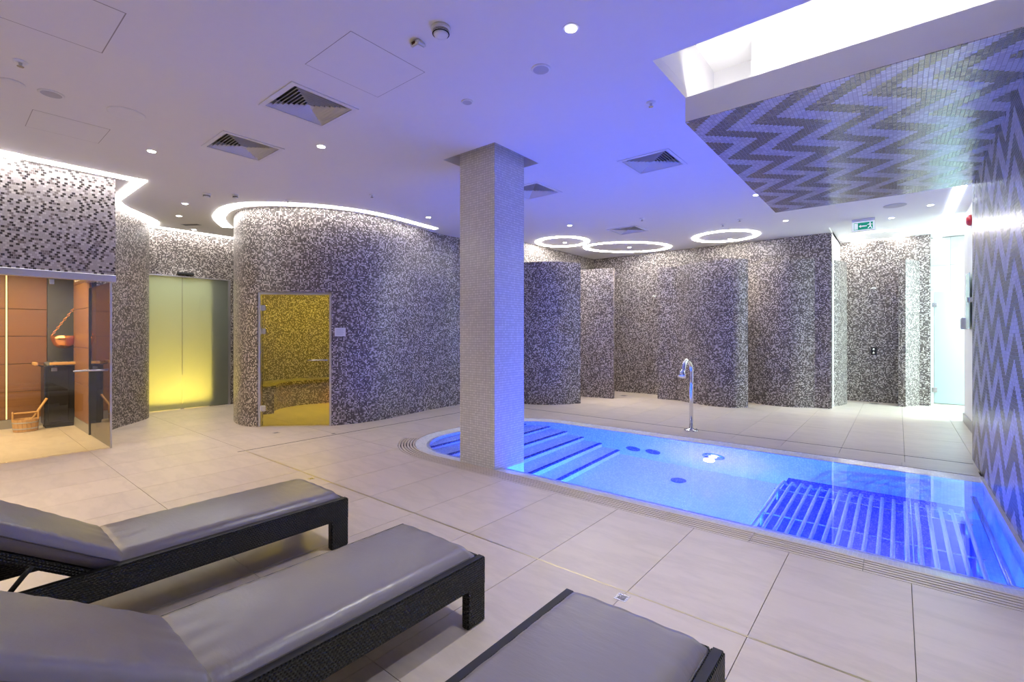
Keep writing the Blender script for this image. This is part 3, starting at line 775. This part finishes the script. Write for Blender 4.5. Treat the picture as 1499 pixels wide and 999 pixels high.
# submerged massage beds of steel tubes
m_tube = plain('polished_tube', (.75, .78, .82), .22, .5)
m_deep = plain('deep_blue', (.03, .07, .55), .35)
def massage_bed(x0, n, dx, y0, y1, label, frame):
    t = empty('massage_bed', (x0, 4.75, -1.14), label, 'bed', 'underwater massage beds')
    for k in range(n):
        bm = BM(); x = k*dx
        tube(bm, [(x, y0-4.75, .50), (x, y0-4.73, .69), (x, y0-4.68, .715), (x, .35, .735), (x, .55, .70), (x, .72, .42), (x, y1-4.75, .10)], .0145, 10)
        obj('tube', bm, m_tube, t, True)
    for y, z in ((-.42, .70), (.25, .71), (.62, .56)):
        bm = BM(); tube(bm, [(-.03, y, z-.01), ((n-1)*dx+.03, y, z-.01)], .014, 10); obj('cross_bar', bm, m_steel, t, True)
    for x in (0, (n-1)*dx):
        bm = BM(); tube(bm, [(x, -.42, .69), (x, -.42, 0)], .016, 10); obj('leg', bm, m_steel, t, True); bm = BM(); tube(bm, [(x, .25, .69), (x, .25, 0)], .016, 10); obj('leg', bm, m_steel, t, True)
    bxo('deep_blue_sheet', (-.03, (n-1)*dx+.035, -1.0, 1.0, .38, .40), m_deep, t)  # even deep-blue sheet below the tubes
    if frame:
        bm = BM(); tube(bm, [(.385, .95, .80), (.385, y0-4.70, .80), (.392, y0-4.72, .80), (.44, y0-4.72, .80)], .02, 10); obj('frame', bm, m_steel, t, True)
massage_bed(-.87, 13, .0765, 3.78, 5.78, 'left steel tube massage bed under water, its bars running away from the camera', False)
massage_bed(.12, 5, .073, 3.86, 5.78, 'right steel tube massage bed under water, next to the chevron wall', True)
# overflow grate
gr = empty('overflow_grate', (-2, 3.32, 0), 'slotted overflow grate along the near edge of the pool', 'grate')
near = [Vector(p) for p in pool_path(0, 24)[:26]]; cutk = 16
path = [Vector((x, 3.43)) for x in [XR-.03*k for k in range(int((XR+3.88)/.03)+1)]]+[Vector((-3.88+.9*math.cos(a), 4.33+.9*math.sin(a))) for a in [-PI/2-k*PI/60 for k in range(0, 25)]]
sl = arclen(path); joints = [0, XR+.152]+[XR+.152+.575*k for k in range(1, 12)]
for a, b in zip(joints, joints[1:]):
    def at_s(q):
        k = max(i for i, v_ in enumerate(sl) if v_ <= q+1e-9); k = min(k, len(path)-2)
        return path[k].lerp(path[k+1], (q-sl[k])/(sl[k+1]-sl[k]))
    b = min(b, sl[-1])
    if b-a < .05: continue
    seg = [at_s(a+.0015)]+[p for p, s_ in zip(path, sl) if a+.005 < s_ < b-.005]+[at_s(b-.0015)]
    bm = BM()
    for i in (0, len(seg)-1):
        t = (seg[min(i+1, len(seg)-1)]-seg[max(i-1, 0)]).normalized(); n = Vector((-t.y, t.x)); e = seg[i]+t*(.03 if i == 0 else -.03)
        flat_strip(bm, [e+n*.01, e+n*.19], .012, -.027, -.0185)
    sg = obj('grate_segment', bm, m_floor, gr); sg.location = (2, -3.32, 0)
    sgn = 1
    for k in range(6):
        bm = BM(); flat_strip(bm, offs(seg, (.018+.033*k)*sgn) if len(seg) > 1 else seg, .021, -.018, -.0005); obj('slat', bm, m_slat if 'm_slat' in globals() else m_floor, sg)
# channel under the grate, coping where there is no grate
bm = BM(); band(bm, pool_path(-.2), pool_path(-.003), -.03, -.03); obj('overflow_channel', bm, m_dark, floor)
pa, pb = pool_path(-.2), pool_path(-.004)
i0 = 1+9
for i in range(i0, len(pa)-1):
    a0, a1, b1, b0 = pa[i], pa[i+1], pb[i+1], pb[i]; n = max(1, round(math.dist(a0, a1)/.557))
    for k in range(n):
        l = lambda p, q, t: (p[0]+(q[0]-p[0])*t, p[1]+(q[1]-p[1])*t)
        t0, t1 = k/n, (k+1)/n; g = .0008/max(math.dist(a0, a1), .01) if n > 1 else 0
        bm = BM(); prism(bm, [l(a0, a1, t0+g), l(b0, b1, t0+g), l(b0, b1, t1-g), l(a0, a1, t1-g)], -.03, 0); obj('coping_stone', bm, m_floor, floor)
# slot drains in the floor
m_slot = plain('dark_slot', (.045, .04, .036), .6)
for k, (x0, x1, y0, y1) in enumerate(SLOTS):
    o = bxo('slot_drain', (x0, x1, y0, y1, -.010, .0008), m_brass if k == 0 else m_slot); tag(o, ['thin brass slot drain in the floor between the loungers and the pool', 'thin slot drain in the floor running along the curved steam room wall', 'thin dark slot drain in the floor behind the pool'][k], 'drain')
def floor_grid(x, y, sz, label, mat):
    t = empty('floor_drain', (x, y, 0), label, 'drain')
    bxo('frame', (-sz/2, sz/2, -sz/2, sz/2, -.006, .0015), mat, t)
    for k in range(4): bxo('slit', (-sz*.3, sz*.3, -sz*.3+sz*.17*k, -sz*.3+sz*.17*k+sz*.07, .001, .0019), m_dark, t)
floor_grid(-1.056, 2.155, .062, 'small square steel floor drain beside the third lounger', m_steel)
floor_grid(-4.10, 2.165, .045, 'small brass floor drain beyond the far lounger', m_brass)
floor_grid(-6.37, 2.88, .07, 'small dark floor drain in front of the steam room door', m_trim)
floor_grid(-5.73, 3.33, .05, 'small dark drain on the slot left of the pool', m_trim)
floor_grid(-4.52, 9.3, .14, 'shower floor drain between the second and third screens', m_trim)
floor_grid(-.35, 11.2, .14, 'shower floor drain in the dark right-hand bay', m_trim)
# swan-neck spout
sw = empty('swan_neck_spout', (-2.17, 6.50, 0), 'tall chrome swan-neck water spout at the far pool edge', 'spout')
bm = BM(); lathe(bm, [(.095, 0), (.095, .012), (.085, .018), (.04, .02), (.034, .03)], 28); obj('base_plate', bm, m_chrome, sw, True)
for k in range(4): bm = BM(); lathe(bm, [(.009, .017), (.009, .026), (.005, .028)], 8, (.07*math.cos(k*PI/2+.6), .07*math.sin(k*PI/2+.6), 0)); obj('bolt', bm, m_steel, sw)
pts = [(0, 0, .02), (0, 0, .70)]+[(0, -.155*(1-math.cos(a)), .80+.155*math.sin(a)) for a in [PI*k/16*.86 for k in range(17)]]
e = Vector(pts[-1]); d = (e-Vector(pts[-2])).normalized()
bm = BM(); tube(bm, pts+[e+d*.05], .026, 16); obj('pipe', bm, m_chrome, sw, True)
bm = BM(); f0 = e+d*.04; tube(bm, [f0, f0+d*.03, f0+d*.09], [.028, .034, .052], 16); obj('nozzle', bm, m_chrome, sw, True)

# ================================================================== loungers
def cushion(bm, hw, L_, t, crown, seed, hinge=False):
    """pad from y=0 (hinge) to y=L_, x in +-hw, bottom z=0"""
    rnd = random.Random(seed); nx, ny = 26, 48; ph = [rnd.uniform(0, 6.28) for _ in range(8)]
    G = []
    for j in range(ny+1):
        row = []; v = j/ny
        for i in range(nx+1):
            u = i/nx*2-1; x = u*hw; y = v*L_
            eu = min(1-abs(u), .25)/.25; d1 = min(v, 1-v)*L_; ev = min(d1, .07)/.07
            rx = 1-(1-min((1-abs(u))*hw/.045, 1))**2.4; ry = 1-(1-min(d1/.035, 1))**2.4
            z = t*(.62+.38*min(rx, ry)) + crown*(1-u*u)*math.sin(PI*min(max(v, .04), .96))**.5*1.0
            edge = max(0, 1-(1-abs(u))*hw/.13)
            z += edge*rx*.0017*math.sin(y*75+ph[0]+2*math.sin(y*11+ph[1])+u*3) + .0006*math.sin(y*23+x*30+ph[2])*rx*ry
            z += .002*math.sin(x*48+ph[3]+1.5*math.sin(x*9))*max(0, 1-d1/.16)*ry
            row.append(bm.verts.new((x, y, z)))
        G.append(row)
    for j in range(ny):
        for i in range(nx): bm.faces.new((G[j][i], G[j][i+1], G[j+1][i+1], G[j+1][i]))
    rim = [G[0][i] for i in range(nx+1)]+[G[j][nx] for j in range(1, ny+1)]+[G[ny][i] for i in range(nx-1, -1, -1)]+[G[j][0] for j in range(ny-1, 0, -1)]
    mid = [bm.verts.new((v.co.x*1.012, v.co.y, t*.5)) for v in rim]; bot = [bm.verts.new((v.co.x*.985, v.co.y, .0)) for v in rim]; n = len(rim)
    for i in range(n):
        k = (i+1) % n
        bm.faces.new((rim[i], mid[i], mid[k], rim[k])); bm.faces.new((mid[i], bot[i], bot[k], mid[k]))
    bm.faces.new(bot)
def make_lounger(x, yfoot, label):
    t = empty('sun_lounger', (x, yfoot, 0), label, 'lounger', 'rattan sun loungers')
    LN = 1.92; W = .30
    for s_ in (-1, 1):
        bm = BM(); a, b = sorted((s_*W, s_*(W-.042))); rbox(bm, a, b, -LN, 0, .165, .29, .006, 2); obj('side_rail', bm, m_weave, t)
        for y0 in (-.115, -LN):
            bm = BM(); rbox(bm, a+.0007, b-.0007, y0+.0007, y0+.1143, 0, .23, .006, 2); obj('leg', bm, m_weave, t)
    for y0 in (-.042, -LN):
        bm = BM(); rbox(bm, -W+.043, W-.043, y0, y0+.042, .165, .285, .006, 2); obj('end_rail', bm, m_weave, t)
    for k in range(9): bxo('deck_slat', (-W+.042, W-.042, -.12-.125*k, -.07-.125*k, .225, .238), m_black, t)
    bm = BM(); cushion(bm, .254, 1.085, .082, .012, 3)
    c = obj('seat_cushion', bm, m_fab, t, True); c.location = (0, -1.115, .242)
    def pipe(zz, L_, nm, par):
        bm = BM(); hw = .257
        tube(bm, [(-hw, .0, zz), (-hw, L_-.03, zz), (-hw+.03, L_, zz), (hw-.03, L_, zz), (hw, L_-.03, zz), (hw, 0, zz)], .0035, 6); obj(nm, bm, m_pipe, par, True)
    pipe(.046, 1.085, 'piping', c)
    ang = math.radians(33)
    bm = BM(); cushion(bm, .254, .76, .082, .010, 9)
    b = obj('back_cushion', bm, m_fab, t, True); b.location = (0, -1.118, .244); b.rotation_euler = (-ang, 0, PI); 
    b.rotation_euler = (ang, 0, PI)
    pipe(.046, .76, 'piping', b)
    bm = BM()
    for s_ in (-1, 1): a, q = sorted((s_*.255, s_*.215)); rbox(bm, a, q, 0, .78, -.045, -.006, .005)
    rbox(bm, -.255, .255, .74, .78, -.045, -.006, .005); box(bm, -.216, .216, .01, .745, -.022, -.012)
    f = obj('backrest_frame', bm, m_weave, t); f.location = (0, -1.118, .244); f.rotation_euler = (ang, 0, PI)
    bm = BM(); 
    for s_ in (-1, 1): tube(bm, [(s_*.25, -1.375, .375), (s_*.25, -1.40, .345), (s_*.25, -1.50, .21)], .010, 8)
    tube(bm, [(-.25, -1.50, .21), (.25, -1.50, .21)], .010, 8); obj('support_bar', bm, m_black, t, True)
    return t
lg = make_lounger(-1.757, 1.597, 'middle rattan sun lounger with taupe cushion and raised backrest')
for x, y, lb in ((-2.935, 1.632, 'far left rattan sun lounger with taupe cushion, nearest the sauna'), (-.727, 1.603, 'right-hand rattan sun lounger cut by the lower edge, beside the steel floor drain')):
    c = copy_tree(lg); c.location = (x, y, 0); c['label'] = lb

# ================================================================== ceiling fittings
def led(name, path, wdt, label, mat, cat='light', z=H):
    bm = BM(); flat_strip(bm, path, wdt, z-.010, z-.0008); return tag(obj(name, bm, mat), label, cat)
V2 = lambda L_: [Vector(p) for p in L_]
bm = BM(); box(bm, -6.865, -6.745, -3.1, 1.58, H-.010, H-.0008); box(bm, -6.93, -6.725, -3.1, .57, H-.011, H-.0012)
v = V2([(-6.745, 1.53), (-8.12, 1.53)]); flat_strip(bm, v, .10, H-.0105, H-.001)
tag(obj('led_strip', bm, e_strip), 'bright angular ceiling light strip along the sauna mosaic wall', 'light')
led('led_strip', spline([(-8.10, 1.55), (-8.36, 1.67), (-8.60, 1.86), (-8.86, 2.07), (-9.10, 2.22), (-9.40, 2.29), (-9.60, 2.32)], .04), .11, 'curved ceiling light strip in the corner between sauna and sliding door', e_strip)
led('led_strip', V2([(-9.53, 2.33), (-9.53, 4.0)]), .12, 'straight ceiling light strip above the frosted sliding door', e_strip)
sp = spline([(-8.62, 3.10), (-8.22, 2.86), (-7.86, 2.72), (-7.30, 2.64), (-6.82, 2.77), (-6.30, 3.26), (-6.02, 3.80), (-5.945, 4.35), (-5.985, 4.9), (-6.03, 5.37)], .05)
led('led_strip', sp, [.15 if i < len(sp)*.35 else .15-.055*min(1, (i/len(sp)-.35)/.3) for i in range(len(sp))], 'long curved ceiling light strip following the steam room wall', e_strip)
bm = BM(); flat_strip(bm, V2([(.577, 6.98), (.577, 9.46)]), .11, H-.010, H-.0008); tag(obj('led_strip', bm, e_corr), 'straight white light strip on the corridor ceiling, nearer part', 'light')
bm = BM(); flat_strip(bm, V2([(.577, 9.50), (.577, 11.95)]), .11, H+.035, H+.044); tag(obj('led_strip', bm, e_corr), 'straight white light strip on the corridor ceiling, part beyond the ceiling step', 'light')
def ring_light(x, y, a, b, rot, label, z=H, wd=.085):
    bm = BM(); n = 72; A = []
    for k in range(n):
        t = 2*PI*k/n; row = []
        for d in (wd/2, -wd/2):
            px, py = (a+d)*math.cos(t), (b+d)*math.sin(t); row.append((px*math.cos(rot)-py*math.sin(rot), px*math.sin(rot)+py*math.cos(rot)))
        A.append([bm.verts.new((*p, q)) for p in row for q in (-.010, -.0008)])
    for k in range(n):
        p, q = A[k], A[(k+1) % n]
        bm.faces.new((p[0], q[0], q[2], p[2])); bm.faces.new((p[1], p[3], q[3], q[1])); bm.faces.new((p[0], p[1], q[1], q[0])); bm.faces.new((p[2], q[2], q[3], p[3]))
    o = tag(obj('ring_light', bm, e_ring), label, 'light', 'ring lights above the showers'); o.location = (x, y, z)
ring_light(-5.0, 7.66, .47, .47, 0, 'round ring light on the ceiling nearest the tiled column')
ring_light(-4.285, 8.97, .85, .53, math.radians(43), 'largest oval ring light on the ceiling, above the second shower bay')
ring_light(-2.43, 9.10, .52, .50, .6, 'round ring light on the ceiling above the S-curved shower screen')
ring_light(-.31, 11.05, .51, .47, .6, 'round ring light on the ceiling under the exit sign, above the dark shower bay', z=H+.045)

def downlight(x, y, label, power=DOWN, color=(.97, 1, .98), z=H):
    t = empty('downlight', (x, y, z), label, 'light', 'recessed ceiling spotlights')
    bm = BM(); lathe(bm, [(.048, -.004), (.048, .012), (.032, .012), (.034, -.005)], 20); obj('trim_ring', bm, m_white2, t)
    bm = BM(); lathe(bm, [(.033, -.0075), (.033, -.0045)], 16); obj('lens', bm, e_down, t)
    lamp('downlight_beam', 'SPOT', (x, y, z-.02), power, color, spot_size=math.radians(92), spot_blend=.85, shadow_soft_size=.035)
downlight(-1.474, 2.351, 'brightest downlight near the top of the frame, left of the light slot', 120, (1, .97, .93))
downlight(-4.231, 2.33, 'downlight right of the nearest square vent, left of the column', 40, (1, .84, .66))
downlight(-5.616, 1.351, 'downlight nearest the angular sauna light strip', 130, (1, .72, .46))
downlight(-7.515, 2.18, 'downlight in the lobby, second of three in front of the sliding door', 34, (1, .76, .52))
downlight(-8.364, 2.348, 'downlight in the lobby beside the small grille, leftmost of three', 34, (1, .76, .52))
downlight(-9.253, 2.814, 'downlight closest to the sliding door light strip')
downlight(-5.527, 4.768, 'downlight beside the end of the long curved steam room light strip')
downlight(-4.153, 6.584, 'downlight just right of the column, above the round ring light')
downlight(-1.40, 6.64, 'downlight beside the left edge of the chevron soffit')
downlight(-1.363, 8.441, 'downlight between the ring lights and the chevron soffit', color=COOL)
downlight(-5.0, 7.75, 'tiny downlight at the centre of the round ring light nearest the column', 80, (1, .86, .72))
downlight(-4.25, 9.0, 'tiny downlight at the centre of the largest oval ring light', 110, (1, .86, .72))
downlight(-2.43, 9.40, 'tiny downlight inside the ring light above the S-curved shower screen', 60, (1, .86, .72))
downlight(.345, 8.678, 'downlight nearest the corridor light strip', 36, COOL)
downlight(-.078, 9.266, 'downlight right of the green exit sign', 36, COOL)
for x, y, lb in ((-.6, -.9, 'added unseen spotlight over the head end of the right-hand lounger, out of frame'), (-2.4, -.9, 'added unseen spotlight over the head end of the middle lounger, out of frame'),
                 (-4.2, -.9, 'added unseen spotlight left of the far lounger, out of frame'), (-5.6, -.9, 'added unseen spotlight in front of the sauna glass, out of frame')): downlight(x, y, lb, 60, (1, .96, .92))  # unseen spotlights added behind the camera to light the foreground
downlight(.0, 1.75, 'added unseen spotlight over the floor between the camera and the pool, out of frame', 90, (.97, .99, 1))  # unseen extra spotlight, added to brighten the near floor

def vent(x, y, label):
    t = empty('ceiling_vent', (x, y, H), label, 'vent', 'square ceiling vents')
    bm = BM(); o_, i_ = .268, .232
    for d in ((-o_, o_, -o_, -i_), (-o_, o_, i_, o_), (-o_, -i_, -i_, i_), (i_, o_, -i_, i_)): box(bm, *d, -.008, .004)
    obj('frame', bm, m_louv, t)
    bxo('plenum', (-VH, VH, -VH, VH, .075, .079), m_dark, t)
    for k in range(8):
        r = .226-.0275*k; bm = BM(); lo, hi = (r, -.004), (r-.015, .020)
        V = [[bm.verts.new((sx*q[0], sy*q[0], q[1])) for sx, sy in ((-1, -1), (1, -1), (1, 1), (-1, 1))] for q in (lo, hi, (hi[0]-.002, hi[1]), (lo[0]-.002, lo[1]))]
        for a in range(4):
            for c in range(4): bm.faces.new((V[a][c], V[a][(c+1) % 4], V[(a+1) % 4][(c+1) % 4], V[(a+1) % 4][c]))
        obj('louvre', bm, m_louv, t)
for v in VENTS: vent(*v)

def disc(name, x, y, r, label, cat, mat=m_white2, inner=None, drop=.008, z=H):
    t = empty(name, (x, y, z), label, cat)
    bm = BM(); lathe(bm, [(r, .003), (r, -drop*.5), (r*.93, -drop), (r*.80, -drop)], 28); obj('ring', bm, mat, t, True)
    bm = BM(); lathe(bm, [(r*.80, 0), (r*.80, -drop*1.05), (r*.3, -drop*1.15)], 28); obj('grille', bm, inner or m_grey, t)
disc('ceiling_speaker', -1.858, 2.586, .066, 'round grey speaker grille below the brightest downlight', 'speaker')
disc('ceiling_speaker', -4.82, .993, .125, 'largest round flush speaker above the sauna light strip', 'speaker', m_white2, m_white)
disc('ceiling_valve', -4.855, .56, .075, 'round grey air valve left of the large flush speaker', 'valve')
disc('ceiling_valve', -4.862, .358, .07, 'round pale air valve at the far left edge of the ceiling', 'valve', m_white2, m_white2)
disc('ceiling_speaker', -.034, 8.413, .13, 'flush round speaker on the ceiling near the exit sign', 'speaker', m_grey, m_grey)
disc('ceiling_sensor', -2.557, 2.593, .045, 'small round grey cap on the ceiling above the column', 'sensor')
def sprinkler(x, y, label):
    t = empty('sprinkler', (x, y, H), label, 'sprinkler')
    bm = BM(); lathe(bm, [(.038, .002), (.036, -.006), (.02, -.010)], 16); obj('cup', bm, m_white2, t, True)
    bm = BM(); lathe(bm, [(.010, -.008), (.008, -.03), (.018, -.032), (.018, -.035)], 12); obj('head', bm, m_steel, t)
for x, y, lb in ((-1.471, 3.493, 'small sprinkler on the ceiling left of the light slot'), (-4.44, .367, 'small sprinkler near the left edge of the ceiling'),
                 (-3.9, 3.9, 'small sprinkler left of the column head'), (-5.2, 3.55, 'small sprinkler nearest the long curved light strip'),
                 (-3.05, 6.9, 'small sprinkler right of the column near the far vent'), (-2.2, 8.1, 'small sprinkler in front of the round ring light over the S-curved screen'),
                 (-1.9, 7.9, 'small sprinkler left of the far downlight by the chevron soffit'), (-6.3, 3.0, 'small sprinkler above the steam room door')): sprinkler(x, y, lb)
def smoke(x, y, label, r=.055):
    t = empty('smoke_detector', (x, y, H), label, 'detector')
    bm = BM(); lathe(bm, [(r, .0), (r, -.018), (r*.95, -.022)], 24); obj('base', bm, m_white2, t, True)
    bm = BM(); lathe(bm, [(r*.90, -.020), (r*.90, -.038)], 24); obj('slots', bm, m_dark, t)
    for z in (-.0265, -.0335): bm = BM(); lathe(bm, [(r*.93, z+.001), (r*.94, z), (r*.93, z-.001)], 24); obj('rib', bm, m_white2, t)
    bm = BM(); lathe(bm, [(r*.82, -.036), (r*.7, -.048), (r*.3, -.052)], 24); obj('cap', bm, m_white2, t, True)
smoke(-2.06, 1.872, 'white smoke detector near the top of the frame')
smoke(-6.78, 2.20, 'small white smoke detector between the lobby and the steam room light strip', .045)
smoke(-6.55, 2.45, 'small grey detector just left of the long curved light strip', .035)
t = empty('motion_detector', (-2.27, 1.876, H), 'small white box detector with a dark red eye beside the smoke detector', 'detector')
bm = BM(); rbox(bm, -.04, .04, -.035, .035, -.035, 0, .012, 3); obj('housing', bm, m_white2, t)
bm = BM(); rbox(bm, -.016, .016, -.041, -.033, -.030, -.010, .004); obj('eye', bm, plain('dark_red_lens', (.06, .004, .006), .2), t)
t = empty('linear_grille', (-8.885, 2.663, H), 'small slotted grille on the lobby ceiling', 'vent', rz=.6)
bm = BM(); box(bm, -.14, .14, -.05, .05, -.004, 0); obj('plate', bm, m_grey, t)
for k in range(8): bxo('slot', (-.125+.032*k, -.107+.032*k, -.035, .035, -.0055, -.003), m_dark, t)

# lamps inside the slot: on the near side wall and behind the lip
tag(bxo('slot_lamp', (-1.18, .58, 3.69, 3.72, 2.947, 2.985), e_slot), 'lamp bar hidden in the ceiling slot behind the lip of the bulkhead', 'light')

# ================================================================== signs and wall fittings
ex = empty('exit_sign', (-.415, 9.08, 2.985), 'green and white illuminated emergency exit sign hanging from the ceiling', 'sign', rz=0)
bxo('housing', (-.145, .145, -.02, .02, -.085, .10), m_white2, ex, r=.004)
bxo('glow_plate', (-.14, .14, -.0225, -.0195, -.08, .055), m_signw, ex)
bxo('green_field', (-.118, .118, -.0245, -.022, -.068, .040), m_signg, ex)
def flatpoly(name, poly, y, mat, par):
    bm = BM(); a = [bm.verts.new((p[0], y, p[1])) for p in poly]; b = [bm.verts.new((p[0], y+.0015, p[1])) for p in poly]; n = len(poly)
    bm.faces.new(a); bm.faces.new(b[::-1])
    for i in range(n): bm.faces.new((a[i], b[i], b[(i+1) % n], a[(i+1) % n]))
    return obj(name, bm, mat, par)
yy = -.0255
flatpoly('door_symbol', [(-.112, -.06), (-.068, -.06), (-.068, .032), (-.112, .032)], yy, m_signw, ex)
flatpoly('arrow', [(-.055, -.016), (-.03, .008), (-.03, -.008), (.045, -.008), (.045, -.024), (-.03, -.024), (-.03, -.040)], yy, m_signw, ex)
for nm, pl in (('runner_body', [(.070, .012), (.092, .016), (.098, -.020), (.080, -.024)]), ('runner_leg', [(.080, -.022), (.094, -.020), (.112, -.058), (.100, -.060)]), ('runner_leg', [(.080, -.020), (.088, -.030), (.062, -.060), (.053, -.054)]),
               ('runner_arm', [(.088, .012), (.094, .004), (.114, -.006), (.112, .004)]), ('runner_arm', [(.074, .012), (.072, .002), (.052, -.006), (.052, .004)]),
               ('runner_head', [(.084+.010*math.cos(k*PI/4), .027+.010*math.sin(k*PI/4)) for k in range(8)])): flatpoly(nm, pl, yy, m_signw, ex)
# small plate by the steam room door
i = min(range(len(SP)), key=lambda k: abs((.775*SP[k].x+.632*SP[k].y)/(-.632*SP[k].x+.775*SP[k].y)-(498-749.5)/693)+(0 if SP[k].y < 4.3 and SP[k].x > -6.7 else 9))
tt = (SP[i+1]-SP[i-1]).normalized()
pl = empty('wall_plate', (SP[i].x, SP[i].y, 1.335), 'small pale square notice plate on the mosaic right of the steam room door', 'sign', rz=math.atan2(tt.y, tt.x))
bxo('plate', (-.075, .075, -.016, -.002, -.06, .06), m_white2, pl, r=.003)
for k in range(4): bxo('print_line', (-.055, .05-.012*(k % 2), -.0175, -.0155, .032-.022*k, .038-.022*k), m_grey, pl)
# red fire bell, glass board and switch box on the white side wall
fb = empty('fire_bell', (.77, 8.90, 2.85), 'red fire alarm dome high on the white side wall', 'alarm')
bm = BM(); lathe(bm, [(.075, 0), (.075, .02), (.06, .045), (.03, .055)], 24); bmesh.ops.rotate(bm, verts=bm.verts[:], cent=(0, 0, 0), matrix=Matrix.Rotation(-PI/2, 3, 'Y')); obj('dome', bm, m_red, fb, True)
bm = BM(); lathe(bm, [(.05, 0), (.05, .025)], 20); bmesh.ops.rotate(bm, verts=bm.verts[:], cent=(0, 0, 0), matrix=Matrix.Rotation(-PI/2, 3, 'Y')); obj('base', bm, m_white2, fb)
gb = empty('glass_board', (.77, 8.95, 1.75), 'tall narrow glass notice board on the white side wall', 'board')
bxo('glass_sheet', (-.035, -.027, -.20, .20, -.37, .38), m_frost2, gb); bxo('standoff', (-.05, 0, -.17, -.13, -.02, .05), m_steel, gb); bxo('standoff', (-.03, 0, .13, .17, -.02, .05), m_steel, gb)
cbx = empty('switch_box', (.77, 9.45, 1.46), 'small grey control box below the glass board', 'control')
bxo('housing', (-.06, -.001, -.06, .06, -.085, .085), m_alu, cbx, r=.005); bxo('cover', (-.066, -.059, -.05, .05, -.07, .07), m_grey, cbx)
# shower controls
def shower(x, y, rz, label, hz):
    t = empty('shower_fitting', (x, y, 0), label, 'shower', rz=rz)
    if hz[0]:
        bm = BM(); lathe(bm, [(.03, 0), (.03, .012)], 16); bmesh.ops.rotate(bm, verts=bm.verts[:], cent=(0, 0, 0), matrix=Matrix.Rotation(PI/2, 3, 'X')); o = obj('rosette', bm, m_chrome, t); o.location = (0, 0, hz[0])
        bm = BM(); tube(bm, [(0, 0, hz[0]), (0, -.10, hz[0])], .011); obj('arm', bm, m_chrome, t, True)
        bm = BM(); lathe(bm, [(.02, .02), (.07, .004), (.07, -.008)], 20, (0, -.11, hz[0]-.01)); obj('shower_head', bm, m_chrome, t, True)
    if hz[1]:
        bxo('control_plate', (-.045, .045, -.012, -.001, hz[1]-.075, hz[1]+.075), m_black, t, r=.004)
        for dz in (.035, -.035):
            bm = BM(); lathe(bm, [(.022, 0), (.02, .03)], 14); bmesh.ops.rotate(bm, verts=bm.verts[:], cent=(0, 0, 0), matrix=Matrix.Rotation(PI/2, 3, 'X')); o = obj('knob', bm, m_chrome, t, True); o.location = (0, -.012, hz[1]+dz)
shower(-.36, 11.463, 0, 'shower fitting with dark controls in the right-hand bay', (2.19, .98))
shower(-4.05, 9.913, 0, 'thin shower head on the back wall left of the S-curved screen', (2.13, 0))

# ================================================================== hidden-room lamps (each inside a real room)
lamp('sauna_light', 'AREA', (-8.2, .3, 2.17), 72, (1, .71, .38), shape='RECTANGLE', size=1.6, size_y=1.6)
lamp('sauna_light', 'AREA', (-8.4, -1.5, 2.17), 70, (1, .71, .38), shape='RECTANGLE', size=1.6, size_y=1.6)
lamp('steam_light', 'AREA', (-7.75, 4.3, 2.28), 38, (1, .70, .03), shape='DISK', size=1.4)
lamp('lobby_light', 'AREA', (-10.2, 2.7, .08), 58, (1, .66, .10), shape='RECTANGLE', size=.8, size_y=.9, rot=(PI, 0, 0))
lamp('lobby_light', 'AREA', (-10.3, 2.6, 2.66), 14, (.75, 1, .85), shape='RECTANGLE', size=.8, size_y=1.2)
